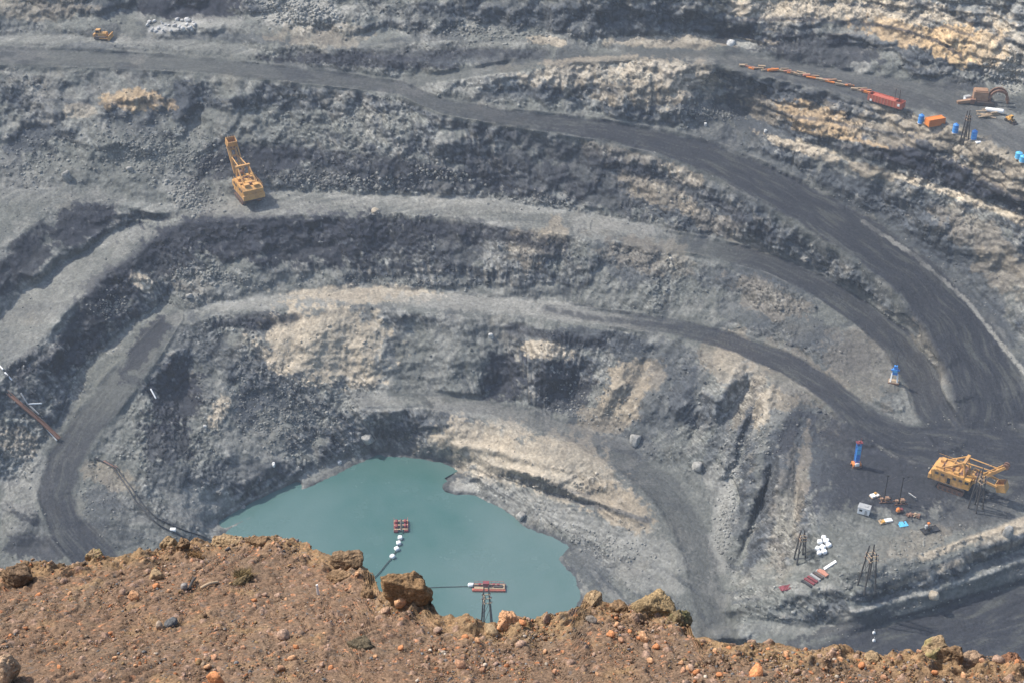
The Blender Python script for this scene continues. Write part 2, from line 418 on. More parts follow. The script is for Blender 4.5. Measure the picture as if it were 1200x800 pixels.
# painted regions: (u, v, ru, rv, angle, colour, strength); their outline is broken up by noise
PATCH = PATCHES = [
 (170,405,13,40,.62,COAL,.75),(1060,560,120,44,-.1,ROADC,.85),(1010,530,60,40,.2,ROADC,.7),(1150,590,70,30,-.3,ROADC,.5),(1000,110,110,16,.12,ROADC,.35),
 # dark coal and shale, and the shade of hollows painted in
 (222,2,74,22,0,COAL,1.0),(205,31,34,6,-.15,WHT,.35),(350,10,60,26,.1,PALE,.8),(300,0,14,20,0,SHALE,.8),(110,55,40,6,0,SHALE,.5),(270,44,60,6,.05,SHALE,.5),(90,6,60,14,0,SHALE,.6),(620,18,110,18,.05,SHALE,.55),(760,20,90,14,.05,SHALE,.6),
 (430,72,120,8,.03,COAL,.75),(560,68,70,9,.0,SHALE,.6),(215,120,16,26,.2,SHALE,.85),(30,165,34,14,-.4,SHALE,.8),(160,150,40,18,.3,SHALE,.35),
 (285,192,75,18,-.1,COAL,.75),(450,208,140,16,.06,COAL,.6),(600,200,80,26,.25,COAL,.6),(700,215,80,28,.35,COAL,.55),(820,255,60,20,.3,SHALE,.7),
 (95,262,44,22,-.4,COAL,.8),(35,300,22,30,.6,COAL,.75),(8,330,12,18,.4,COAL,.7),
 (350,278,160,30,.02,COAL,.80),(265,280,40,28,.3,COAL,.6),(480,286,120,28,0,COAL,.55),(740,305,40,28,.1,SHALE,.6),(200,300,44,22,-.5,COAL,.7),(130,345,34,34,-.7,COAL,.75),(90,400,22,44,.6,COAL,.75),(35,425,34,12,-.5,COAL,.6),(72,470,10,30,.1,SHALE,.6),
 (205,460,34,44,.3,COAL,.8),(195,520,30,26,.2,COAL,.7),(230,400,30,30,.4,SHALE,.5),(290,470,16,28,.2,SHALE,.85),(310,378,34,14,0,COAL,.6),(330,440,50,40,0,SHALE,.55),(270,555,60,14,-.1,SHALE,.55),(200,560,30,22,.4,SHALE,.5),
 (590,440,26,30,.4,COAL,.8),(660,450,34,32,.6,COAL,.75),(700,400,60,14,.1,SHALE,.75),(770,470,40,50,.3,SHALE,.45),(500,495,70,18,0,SHALE,.5),(720,510,70,16,.45,SHALE,.55),(770,420,60,24,.2,SHALE,.5),
 (930,530,30,50,.2,SHALE,.75),(930,470,40,14,.4,SHALE,.5),(870,500,16,50,.4,SHALE,.4),(960,590,20,60,.1,SHALE,.3),(1000,505,60,24,.3,COAL,.5),
 (900,130,60,40,.3,SHALE,.75),(960,60,80,18,.15,COAL,.7),(860,44,30,12,-.1,COAL,.85),(830,150,30,50,.3,SHALE,.4),(900,170,60,40,.4,SHALE,.5),(1070,170,40,16,.3,COAL,.6),(1125,207,100,15,.36,COAL,1.0),(1230,255,60,14,.35,COAL,.85),(1000,150,30,16,.3,COAL,.5),(1010,220,60,10,.35,SHALE,.6),
 (1120,310,26,90,-.72,SHALE,.6),(1060,270,60,14,.6,SHALE,.6),(1170,380,40,16,.9,SHALE,.6),(1090,60,50,14,.2,SHALE,.7),(1120,98,40,8,.1,COAL,.5),
 (640,665,24,10,.2,COAL,.55),(690,660,36,20,.6,SHALE,.5),(538,573,18,8,0,PALE,.8),(740,605,26,16,.3,SHALE,.6),(1030,690,30,22,-.3,SHALE,.6),(1130,672,80,5,-.35,SHALE,.4),(1100,655,110,7,-.35,GREY,.8),(1080,700,120,7,-.33,GREY,.7),(900,715,70,12,-.2,GREY,.6),(990,735,70,8,-.3,COAL,.6),(1150,585,60,20,-.3,SHALE,.4),
 (45,640,44,16,.1,COAL,.7),(28,602,26,9,.5,COAL,.65),(80,600,10,20,.2,SHALE,.5),(10,560,14,8,.3,SHALE,.6),(25,530,14,14,0,SHALE,.4),(120,590,20,30,.2,SHALE,.55),  # shade in the hollows between hummocks, put into the colour
 (900,345,60,22,.35,SHALE,.5),(930,385,50,24,.45,SHALE,.45),(990,420,40,26,.7,SHALE,.45),(1030,455,24,40,.2,SHALE,.35),(860,330,50,14,.2,SHALE,.5),(1110,440,22,60,.25,SHALE,.4),(1180,300,60,26,.6,SHALE,.5),(1000,225,60,16,.4,SHALE,.6),(1120,290,70,24,.55,SHALE,.5),(880,370,40,16,.4,SHALE,.4),(960,330,50,14,.5,SHALE,.5),(1000,420,22,20,0,SHALE,.3),(1080,370,30,14,.7,SHALE,.45),
 # pale dust and grey rubble
 (300,245,80,10,0,PALE,.35),(560,240,130,9,.03,PALE,.35),(720,265,70,9,.1,PALE,.45),(430,346,90,11,.0,BUFF,.55),(330,356,80,9,0,PALE,.5),(560,356,120,9,.05,PALE,.55),(660,368,60,9,.1,PALE,.5),
 (60,360,80,40,-.7,PALE,.2),(20,215,60,8,0,PALE,.4),(150,195,90,40,.1,GREY,.6),(210,220,26,20,.4,PALE,.55),(300,150,90,18,0,GREY,.5),(350,10,50,22,.1,PALE,.45),(240,30,40,10,0,PALE,.5),
 (500,430,60,44,0,GREY,.6),(450,420,14,60,.05,PALE,.45),(520,410,16,60,.25,PALE,.35),(440,480,50,18,0,PALE,.35),(560,480,60,9,.05,PALE,.4),
 (640,90,200,8,-.1,PALE,.55),(700,72,60,6,-.05,BUFF,.5),(640,48,26,6,.1,BUFF,.6),(800,50,90,7,0,BUFF,.45),(870,52,16,4,.2,PALE,.8),
 (1140,60,60,16,.2,BUFF,.35),(1180,20,80,30,.3,PALE,.5),(1190,80,30,30,.2,PALE,.5),(1010,80,14,7,.1,PALE,.8),
 (870,440,14,26,.5,PALE,.8),(850,480,14,14,-.3,PALE,.4),(900,470,30,30,.3,PALE,.3),(800,590,60,70,.2,GREY,.5),(848,610,14,70,.12,PALE,.5),(760,660,50,40,.3,PALE,.4),(700,620,60,14,.3,PALE,.4),
 (240,600,60,30,.3,PALE,.5),(130,560,30,14,.4,TAN,.4),(30,560,30,40,.2,PALE,.5),(20,520,24,18,0,TAN,.5),(350,570,60,14,-.4,PALE,.3),
 (1130,330,12,120,-.72,PALE,.0),(1100,640,90,10,-.3,GREY,.4),(1130,655,110,4,-.35,BUFF,.4),(1180,625,40,5,-.35,BUFF,.5),(1060,640,60,16,-.3,TAN,.3),
 (1000,640,60,40,-.3,GREY,.55),(920,600,20,80,.1,TAN,.2),(1100,460,40,30,.2,GREY,.3),
 # tan sandstone
 (385,402,76,46,.12,WARM,.8),(420,430,30,24,.2,BUFF,.6),(340,400,22,40,.4,BUFF,.5),(160,118,46,12,.05,OCHRE,.55),(95,130,20,9,0,BUFF,.4),(165,330,16,9,.6,BUFF,.7),(258,482,10,20,.5,BUFF,.7),
 (640,410,30,10,.2,BUFF,.7),(735,455,24,34,.4,TAN,.8),(710,490,40,20,-.3,TAN,.5),(760,440,20,20,0,TAN,.4),(850,420,30,30,.2,TAN,.4),(880,470,30,40,.3,TAN,.35),
  (880,490,9,44,.5,SHALE,.8),(905,560,10,50,.3,SHALE,.7),(870,600,8,40,.3,SHALE,.6),(925,505,9,34,.4,COAL,.6),(840,520,8,40,.4,SHALE,.5),(890,640,10,36,.5,SHALE,.6),(800,455,14,34,.3,SHALE,.6),(830,480,16,20,.3,SHALE,.5),(940,560,8,60,.1,TAN,.3),(915,470,24,12,.2,TAN,.5),(860,410,20,26,.3,WARM,.4),(895,475,12,30,.4,WARM,.55),(845,575,14,30,-.4,PALE,.5),
 (580,530,74,34,.25,WARM,.62),(660,550,80,36,.35,WARM,.58),(720,590,50,22,.5,TAN,.7),(560,515,60,10,.1,BUFF,.5),(620,590,80,14,.35,PALE,.5),(640,500,120,10,.2,PALE,.3),
 (680,90,70,14,-.05,BUFF,.5),(780,90,60,22,.1,BUFF,.55),(740,110,70,14,.1,TAN,.6),(900,130,30,14,.3,TAN,.4),(960,140,60,14,.3,OCHRE,.55),(940,175,60,6,.35,BUFF,.7),(1030,155,40,14,.3,TAN,.5),(1120,165,100,16,.38,TAN,.6),(1180,215,60,12,.5,TAN,.55),(1130,232,100,5,.32,BUFF,.75),(1020,200,30,8,.3,TAN,.6),
 (1000,10,170,16,.10,BUFF,.75),(1060,40,60,14,.25,OCHRE,.55),(1130,52,50,24,.2,OCHRE,.8),(900,15,60,12,.1,BUFF,.6),(1180,60,40,30,.3,BUFF,.4),(50,10,60,14,0,TAN,.4),(380,40,60,14,0,TAN,.35),
 (770,225,50,14,.4,TAN,.5),(800,205,24,10,.3,BUFF,.5),(850,270,60,12,.5,TAN,.3),(720,180,60,8,.2,TAN,.3),(1150,280,60,20,.6,TAN,.35),(1180,320,40,24,.5,TAN,.35),
 (620,290,30,24,0,TAN,.4),(650,275,16,20,0,TAN,.5),(760,300,60,20,.1,TAN,.3),(580,290,14,30,0,PALE,.45),(930,440,60,30,.4,TAN,.25),(900,350,50,20,.4,TAN,.3),(1010,430,50,40,.5,TAN,.2),(1090,420,30,60,.2,TAN,.25),
]
warp_a = fbm(NOISE_UV, 16, 4, .6, seed=41); warp_b = fbm(NOISE_UV, 5, 3, .6, seed=42)
for (bu, bv, ru, rv, an, colr, st) in PATCHES:
    i0, i1 = np.searchsorted(fu, [bu - 2.2 * max(ru, rv), bu + 2.2 * max(ru, rv)]); j0, j1 = np.searchsorted(fv, [bv - 2.2 * max(ru, rv), bv + 2.2 * max(ru, rv)])
    if i1 <= i0 or j1 <= j0: continue
    sl = (slice(j0, j1), slice(i0, i1))
    x, y = FU[sl] - bu, FV[sl] - bv; c, s = math.cos(an), math.sin(an)
    e = np.sqrt(((x * c + y * s) / ru) ** 2 + ((-x * s + y * c) / rv) ** 2)
    m = smooth(1.10, .88, e + warp_a[sl] * .80 + warp_b[sl] * .40 + joint[sl] * .15) * min(1.0, st * 1.15)
    ALB[sl] = mix(ALB[sl], colr, m)
# seams and ledges seen edge-on along the walls
for pts, wd, colr, st in [([(222,218),(238,196),(275,181),(340,179),(450,190),(525,203)],8,COAL,.85),([(240,263),(300,264),(400,264),(500,267),(600,276),(660,290)],9,COAL,.85),([(222,266),(180,290),(132,328),(98,366),(80,402),(66,432)],10,COAL,.9),
                          ([(120,250),(98,264),(84,280)],11,COAL,.9),([(50,268),(30,288),(20,304)],9,COAL,.85),([(4,310),(-10,330),(-20,345)],8,COAL,.85),([(252,382),(300,378),(345,374)],5,COAL,.8),([(560,150),(620,166),(700,184),(770,207),(840,238),(905,276)],8,COAL,.7),
                          ([(600,386),(650,396),(705,402)],7,COAL,.75),([(400,64),(480,66),(560,62),(640,64)],6,COAL,.7),([(560,112),(640,108),(720,106)],5,SHALE,.7),([(30,432),(22,450)],5,COAL,.6),([(860,312),(920,330),(980,356)],5,SHALE,.7),
                          ([(1082,652),(1140,633),(1212,605)],4.5,BUFF,.85),([(995,718),(1050,703),(1100,689),(1210,652)],2.4,PALE,.9),([(985,744),(1040,729),(1100,709),(1212,675)],3,COAL,.9),([(1040,676),(1100,660),(1170,634)],3,SHALE,.6),
                          ([(845,24),(930,22),(1000,27),(1060,36),(1100,52),(1125,66)],2.2,COAL,.8),([(1040,-6),(1100,10),(1150,30),(1205,58)],3,SHALE,.8),([(960,2),(1020,8),(1080,22),(1140,44)],1.6,SHALE,.6),
                          ([(934,164),(965,176),(996,187)],2.6,WARM,.9),([(1046,205),(1090,219),(1130,233),(1205,264)],2.8,WARM,.9),([(880,120),(930,136),(1000,150),(1060,160)],1.8,SHALE,.7),([(1040,180),(1085,195),(1125,208),(1165,225),(1210,248)],9,COAL,.97),([(985,172),(1020,176),(1045,182)],4,COAL,.7),([(1000,215),(1050,232),(1100,246)],6,SHALE,.6),
                          ([(640,578),(680,588),(720,600),(762,610)],3,SHALE,.7),([(590,556),(640,566),(690,582)],1.6,SHALE,.5),([(930,150),(990,163),(1040,172)],2,OCHRE,.6),([(0,110),(120,122),(250,118),(330,122)],2.5,SHALE,.5),
                          ([(400,285),(520,292),(640,300),(760,312)],2.0,SHALE,.5),([(640,362),(690,372),(740,378),(800,384)],3,COAL,.7),([(670,356),(720,366),(780,376)],1.6,COAL,.6),([(1080,628),(1140,600),(1200,572)],3,SHALE,.3)]:
    dl = poly_dist(FU + wu * .5, FV + wv * .45, pts)[0]
    ALB = mix(ALB, colr, smooth(wd * 1.5, wd * .5, dl + warp_b * 2.5) * st * smooth(-.35, .1, warp_a + .15))
# roads: coal dust packed into tracks, with paler streaks along the wheel paths
ROADTINT = {"top": .97, "branch": .55, "middle": .9, "lower": .93, "side": .85, "valley": .36, "bottom": .97}
for name, w in road_w.items():
    al, sd = road_along[name], road_side[name]
    tint = ROADTINT[name]
    if name == "middle": tint = tint * smooth(760, 900, FU)
    if name == "lower": tint = tint * (.25 + .75 * smooth(690, 860, FU))
    if name == "top": tint = tint * (.42 + .25 * smooth(150, 420, FU) + .33 * smooth(480, 760, FU))
    if name == "side": tint = tint * (.38 + .62 * smooth(430, 530, FV))
    if name == "valley": tint = tint * smooth(20, 150, al)
    if name == "branch": tint = tint * (.4 + .6 * smooth(800, 880, FU))
    q = np.stack([al / 46, sd * 3.4 + fbm(NOISE_UV, 60, 2, seed=5) * 1.2, al * 0], -1)
    streak = perlin(q) * .8 + .7 * perlin(q * np.array([1.6, 2.7, 1]) + 9) + .6 * perlin(q * np.array([2.2, 5.5, 1]) + 4)
    base = mix(np.broadcast_to(ROADC, P0.shape), GREY * .72, smooth(.05, .7, streak) * .6)
    base = mix(base, COAL * .9, smooth(.05, .6, -streak) * .7)
    ALB = mix(ALB, base, w * tint)
    edge = np.exp(-((np.abs(sd) - 1.17) / .10) ** 2) * smooth(.0, .3, low_n)
    ALB = mix(ALB, PALE * .8, edge * .45 * (.9 if name in ("top", "middle", "lower") else .3))
d_berm = poly_dist(FU, FV, [(1012,260),(1072,300),(1132,352),(1200,436),(1260,510)])[0]
ALB = mix(ALB, PALE, smooth(3.2, 1.2, d_berm + warp_b * 3) * .85 * (.35 + .65 * smooth(-.3, .0, low_n)))
# stones differ in colour; dust and painted slope shading; wet margin of the lake
ALB *= (1 + (.25 + .75 * rub_zone) * (1 - calm) * ((r1 - .5) * .45 + (r2 - .5) * .9))[..., None]
speck = (1 - calm) * (.2 + .8 * rub_zone) * smooth(.80, .92, r2); ALB = mix(ALB, PALE * 1.1, speck * .45)
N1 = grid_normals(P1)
dust_shade = smooth(-.16, .16, N1[..., 2] - box_blur(N1[..., 2], 5))           # shading put into the colour: dusty ledges paler, broken faces darker
ALB *= (1 + (dust_shade - .5) * .66 * (1 - calm * .8) * (1 - .45 * scree))[..., None]
ALB *= (1 + mid * .16 * (1 - calm))[..., None]
ALB = mix(ALB, SHALE * .8, smooth(9, 1, lake_d + warp_b * 6) * smooth(-.4, .1, warp_a) * .8)
ALB = np.clip(ALB, .02, .6).astype(np.float32)

# ------------------------------------------------------------------ materials
def new_mat(name):
    m = bpy.data.materials.new(name); m.use_nodes = True
    nt = m.node_tree; b = nt.nodes["Principled BSDF"]
    return m, nt, b

def node(nt, kind, **kw):
    n = nt.nodes.new(kind)
    for k_, v_ in kw.items(): setattr(n, k_, v_)
    return n

def mix_node(nt, a, b, fac, blend='MIX'):
    n = node(nt, 'ShaderNodeMix', data_type='RGBA', blend_type=blend)
    for sock, val in ((n.inputs[0], fac), (n.inputs[6], a), (n.inputs[7], b)):
        if isinstance(val, bpy.types.NodeSocket): nt.links.new(val, sock)
        elif isinstance(val, (int, float)): sock.default_value = val
        else: sock.default_value = (*val[:3], 1)
    return n.outputs[2]

def ramp(nt, src, a, b, lo=0.0, hi=1.0):
    n = node(nt, 'ShaderNodeMapRange'); nt.links.new(src, n.inputs[0])
    n.inputs[1].default_value = a; n.inputs[2].default_value = b; n.inputs[3].default_value = lo; n.inputs[4].default_value = hi
    return n.outputs[0]

def noise_node(nt, scale, detail=4, rough=.6, vec=None, coord='Object'):
    n = node(nt, 'ShaderNodeTexNoise'); n.inputs['Scale'].default_value = scale; n.inputs['Detail'].default_value = detail; n.inputs['Roughness'].default_value = rough
    if vec is None:
        tc = node(nt, 'ShaderNodeTexCoord'); vec = tc.outputs[coord]
    nt.links.new(vec, n.inputs['Vector'])
    return n.outputs[0]

def ground_mat(name, scale, bump_d, strength=.8, vary=.5):
    m, nt, b = new_mat(name)
    at_ = node(nt, 'ShaderNodeAttribute', attribute_name='tint')
    n1 = noise_node(nt, scale, 5, .7)
    f = ramp(nt, n1, .3, .7, 1 - vary, 1 + vary)
    vo = node(nt, 'ShaderNodeTexVoronoi'); vo.inputs['Scale'].default_value = scale * .9
    tc = node(nt, 'ShaderNodeTexCoord'); nt.links.new(tc.outputs['Object'], vo.inputs['Vector'])
    sep = node(nt, 'ShaderNodeSeparateColor'); nt.links.new(vo.outputs['Color'], sep.inputs[0])
    f2 = ramp(nt, sep.outputs[0], 0, 1, 1 - vary * .8, 1 + vary * .8)
    mm = node(nt, 'ShaderNodeMath', operation='MULTIPLY'); nt.links.new(f, mm.inputs[0]); nt.links.new(f2, mm.inputs[1]); f = mm.outputs[0]
    mul = node(nt, 'ShaderNodeVectorMath', operation='SCALE'); nt.links.new(at_.outputs['Color'], mul.inputs[0]); nt.links.new(f, mul.inputs['Scale'])
    nt.links.new(mul.outputs[0], b.inputs['Base Color'])
    b.inputs['Roughness'].default_value = .95; b.inputs['Specular IOR Level'].default_value = .15
    bp = node(nt, 'ShaderNodeBump'); bp.inputs['Strength'].default_value = strength; bp.inputs['Distance'].default_value = bump_d
    hm = node(nt, 'ShaderNodeMath', operation='MULTIPLY_ADD'); nt.links.new(vo.outputs['Distance'], hm.inputs[0]); hm.inputs[1].default_value = -.6
    nt.links.new(noise_node(nt, scale * 1.3, 6, .7), hm.inputs[2]); nt.links.new(hm.outputs[0], bp.inputs['Height']); nt.links.new(bp.outputs[0], b.inputs['Normal'])
    return m

MAT_PIT = ground_mat("broken_rock", 1.1, .30, .7, .20)

def sheet(name, V, F, colr, mat):
    """a ground mesh from arrays of corners, quads and colours"""
    me = bpy.data.meshes.new(name)
    me.vertices.add(len(V)); me.vertices.foreach_set("co", np.ascontiguousarray(V, np.float32).ravel())
    n = F.shape[1]
    me.loops.add(F.size); me.loops.foreach_set("vertex_index", np.ascontiguousarray(F, np.int32).ravel())
    me.polygons.add(len(F)); me.polygons.foreach_set("loop_start", np.arange(0, F.size, n, dtype=np.int32))
    me.polygons.foreach_set("loop_total", np.full(len(F), n, np.int32))
    me.update(calc_edges=True)
    at_ = me.attributes.new("tint", 'FLOAT_COLOR', 'POINT')
    at_.data.foreach_set("color", np.concatenate([colr, np.ones((len(colr), 1))], 1).astype(np.float32).ravel())
    me.materials.append(mat)
    o = bpy.data.objects.new(name, me); COL.objects.link(o)
    return o

idx = np.arange(NX * NY).reshape(NY, NX)
quads = np.stack([idx[:-1, :-1], idx[1:, :-1], idx[1:, 1:], idx[:-1, 1:]], -1).reshape(-1, 4)
owner = np.zeros((NY, NX), np.int32)
names = list(ROADS)
for i, nme in enumerate(names, 1):
    owner[(road_w[nme] > .5) & (owner == 0)] = i
owner_f = owner[:-1, :-1].ravel()
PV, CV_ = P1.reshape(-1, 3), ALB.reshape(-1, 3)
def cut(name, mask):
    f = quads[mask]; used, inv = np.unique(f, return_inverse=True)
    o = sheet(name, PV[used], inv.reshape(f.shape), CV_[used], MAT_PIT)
    o['kind'] = 'structure'
    return o
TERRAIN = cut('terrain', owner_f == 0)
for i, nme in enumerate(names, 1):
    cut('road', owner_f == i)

def ground(u, v):
    """the built ground met in the direction (u, v)"""
    x = np.clip((u - fu[0]) / STEP, 0, NX - 1.01); y = np.clip((v - fv[0]) / STEP, 0, NY - 1.01)
    i, j = int(x), int(y); a, b = x - i, y - j
    p = (P1[j, i] * (1 - a) + P1[j, i + 1] * a) * (1 - b) + (P1[j + 1, i] * (1 - a) + P1[j + 1, i + 1] * a) * b
    return Vector(p.tolist())

# ------------------------------------------------------------------ the flooded floor of the pit
def make_lake():
    m, nt, b = new_mat("lake_water")
    n = noise_node(nt, .018, 3, .55); n2 = noise_node(nt, .10, 3, .6)
    c = mix_node(nt, (.040, .102, .090), (.080, .138, .128), ramp(nt, n, .35, .65))
    c = mix_node(nt, c, (.066, .124, .115), ramp(nt, n2, .4, .7, 0, .6))
    tc = node(nt, 'ShaderNodeTexCoord'); sx = node(nt, 'ShaderNodeSeparateXYZ'); nt.links.new(tc.outputs['Object'], sx.inputs[0])
    silt = node(nt, 'ShaderNodeMath', operation='MULTIPLY_ADD'); nt.links.new(n, silt.inputs[0]); silt.inputs[1].default_value = 90; nt.links.new(sx.outputs[0], silt.inputs[2])
    c = mix_node(nt, c, (.118, .162, .154), ramp(nt, silt.outputs[0], 10, 90, 0, .9))
    nt.links.new(c, b.inputs['Base Color'])
    nt.links.new(ramp(nt, n2, .35, .65, .06, .28), b.inputs['Roughness'])
    b.inputs['Roughness'].default_value = .12; b.inputs['IOR'].default_value = 1.33
    bp = node(nt, 'ShaderNodeBump'); bp.inputs['Strength'].default_value = .25; bp.inputs['Distance'].default_value = .3
    nt.links.new(noise_node(nt, .9, 3, .6), bp.inputs['Height']); nt.links.new(bp.outputs[0], b.inputs['Normal'])
    pts = survey(np.array([p[0] for p in LAKE]), np.array([p[1] for p in LAKE]), LAKE_H)
    cx, cy = pts[:, 0].mean(), pts[:, 1].mean()
    bm = bmesh.new()
    vs = [bm.verts.new((cx + (x - cx) * 1.12, cy + (y - cy) * 1.12, -LAKE_H)) for x, y, _ in pts]
    f = bm.faces.new(vs)
    if f.normal.z < 0: f.normal_flip()
    f.normal_update()
    if f.normal.z < 0: f.normal_flip()
    me = bpy.data.meshes.new("water"); bm.to_mesh(me); bm.free(); me.materials.append(m)
    o = bpy.data.objects.new("water", me); COL.objects.link(o); o['kind'] = 'structure'
make_lake()

# ------------------------------------------------------------------ loose blocks on the slopes, too many to count
def pit_rubble():
    rng = np.random.default_rng(91)
    n = 60000
    i = rng.integers(0, NX, n); j = rng.integers(0, NY, n)
    ok = (rng.random(n) < (rub_zone[j, i] * .9 + .05) * (1 - calm[j, i])) & (lake_d[j, i] > 4) & (FV[j, i] < 760)
    i, j = i[ok], j[ok]; n = len(i)
    p = P1[j, i].astype(np.float64)
    s = .28 + .45 * rng.random(n) ** 3 + .9 * rng.random(n) ** 22
    c = ALB[j, i] * rng.uniform(.75, 1.45, (n, 1)) + rng.uniform(0, .02, (n, 1))
    # rock spilled along the road edges
    ed = np.zeros(FU.shape)
    for nm in ROADS: a_ = np.abs(road_side[nm]); ed = np.maximum(ed, ((a_ > .98) & (a_ < 1.45)) * (1.0 if nm != 'valley' else .5))
    jj, ii = np.nonzero((ed * rng.random(ed.shape) > .965) & (lake_d > 4) & (low_n > -.15)); m_ = len(ii)
    p = np.concatenate([p, P1[jj, ii]]); s = np.concatenate([s, .22 + .5 * rng.random(m_) ** 3]); c = np.concatenate([c, mix(ALB[jj, ii], PALE, rng.uniform(.2, .9, m_))])
    # tumbled blocks below the faces
    for (bu, bv, ru, rv, an, cnt, big_) in [(226,232,26,20,.3,330,1.5),(400,213,90,9,.05,420,1.3),(190,178,80,36,.1,800,1.1),(352,14,46,20,.1,500,1.5),(330,485,80,44,.1,900,.9),(520,205,40,10,.2,120,1.2),(830,134,50,9,.1,220,1.1),(250,325,60,12,.1,260,1.0),
                                         (130,360,20,16,0,160,.9),(640,238,60,9,.1,150,.9),(690,480,50,30,.3,260,.9),(580,40,80,14,0,260,1.2),(880,520,40,50,.3,300,.9),(700,640,60,20,.3,200,.8),(850,620,14,70,.1,300,.8),(1180,90,30,24,.2,220,1.3),(40,190,60,30,0,260,1.1),(450,330,120,8,.0,200,.8),(90,580,60,60,0,160,.8),(1060,655,90,26,-.3,220,.8)]:
        a = rng.normal(size=(cnt, 2)) * .5; c_, s_ = math.cos(an), math.sin(an)
        uu = bu + a[:, 0] * ru * c_ - a[:, 1] * rv * s_; vv = bv + a[:, 0] * ru * s_ + a[:, 1] * rv * c_
        ii = np.clip(((uu - fu[0]) / STEP).astype(int), 0, NX - 1); jj = np.clip(((vv - fv[0]) / STEP).astype(int), 0, NY - 1)
        ok2 = (calm[jj, ii] < .6) & (lake_d[jj, ii] > 3); ii, jj = ii[ok2], jj[ok2]; m_ = len(ii)
        p = np.concatenate([p, P1[jj, ii]]); s = np.concatenate([s, big_ * (.35 + .75 * rng.random(m_) ** 2.5)])
        c = np.concatenate([c, mix(ALB[jj, ii], PALE, rng.uniform(.2, 1, m_)) * rng.uniform(.8, 1.25, (m_, 1))])
    return p, s, np.clip(c, .03, .5)
# ------------------------------------------------------------------ the rim of the pit, where the camera stands
RIM_H, RIM_S = 3.477, .466
RIM_EDGE = [(-260,664),(0,664),(60,662),(100,655),(160,648),(200,640),(260,634),(330,630),(380,648),(430,662),(445,692),(500,704),(515,718),(560,729),(620,727),
            (668,723),(686,706),(740,707),(800,718),(815,739),(860,748),(920,753),(980,755),(1040,767),(1100,770),(1200,771),(1460,776)]
def rim_plane(u, v):
    d = ray(u, v); t = -RIM_H / (d[..., 2] + RIM_S * d[..., 1])
    return d * t[..., None]
_e = rim_plane(np.array([p[0] for p in densify([(a, b, 0) for a, b in RIM_EDGE], 6)]), np.array([p[1] for p in densify([(a, b, 0) for a, b in RIM_EDGE], 6)]))
_o = np.argsort(_e[:, 0]); EX, EY = _e[_o, 0], _e[_o, 1]
def rim_edge(x):
    q = np.stack([np.asarray(x, float), np.asarray(x, float) * 0, np.asarray(x, float) * 0], -1)
    return np.interp(x, EX, EY) + fbm(q, .35, 4, .6, seed=51) * .09
def rim_height(x, y, rough=True):
    x = np.asarray(x, float); y = np.asarray(y, float)
    ye = rim_edge(x)
    q = np.stack([x, y, x * 0], -1)
    z = -RIM_H - RIM_S * y
    z = z + fbm(q, .9, 3, .5, seed=52) * .07
    lump = fbm(q, .22, 4, .55, seed=53)
    z = z + lump * .030
    near = smooth(.5, 0, np.abs(y - ye + .15))
    z = z + near * np.maximum(fbm(q, .26, 4, .6, seed=54), -.1) * .20
    over = np.maximum(y - ye, 0)
    z = z - over * 2.3 - over ** 2 * .05
    if rough:
        d1, e1_, r1_, t1_ = cells(x, y, .045, 5); d2, e2_, r2_, t2_ = cells(x, y, .020, 6)
        gully_ = fbm(np.stack([x + fbm(q, .5, 2, .5, seed=57) * .25, y * .22, x * 0], -1), .16, 3, .55, seed=56, ridged=True)
        z = z - smooth(.45, .8, gully_) * .018
        z = z + smooth(.02, .3, e1_) * r1_ ** 4 * .026 + smooth(.02, .3, e2_) * r2_ * .010 + fbm(q, .03, 3, .6, seed=55) * .009
    return z
SOIL = np.array([.168, .108, .069], np.float32); SOIL2 = np.array([.150, .107, .072], np.float32); OCHR = np.array([.26, .17, .085], np.float32)
BRICK = np.array([.44, .185, .085], np.float32); PINK = np.array([.33, .22, .165], np.float32); SLATE = np.array([.15, .145, .14], np.float32); CREAM = np.array([.48, .40, .31], np.float32)
MAT_RIM = ground_mat("dry_soil", 60, .010, .8, .30)
MAT_CLOD = ground_mat("crumbly_clod", 70, .014, .9, .34)
def rim_colour(x, y):
    q = np.stack([x, y, x * 0], -1)
    c = mix(np.broadcast_to(SOIL, q.shape), SOIL2, smooth(-.2, .4, fbm(q, .5, 4, .6, seed=61)) * .8)
    c = mix(c, OCHR, smooth(.1, .5, fbm(q, .35, 4, .6, seed=62)) * .55)
    ye = rim_edge(x)
    c = mix(c, OCHR, smooth(.35, 0, np.abs(y - ye + .1)) * .6)  # sunlit crest painted in: brighter ochre towards the rim edge
    d1, e1_, r1_, t1_ = cells(x, y, .045, 5); d2, e2_, r2_, t2_ = cells(x, y, .020, 6)
    c = mix(c, PINK, smooth(.80, .95, r1_) * .7); c = mix(c, BRICK, smooth(.82, .95, r2_) * .6); c = mix(c, SLATE, smooth(.16, .05, r2_) * .6)
    return np.clip(c * (.80 + .45 * r2_[..., None]), .02, .6)
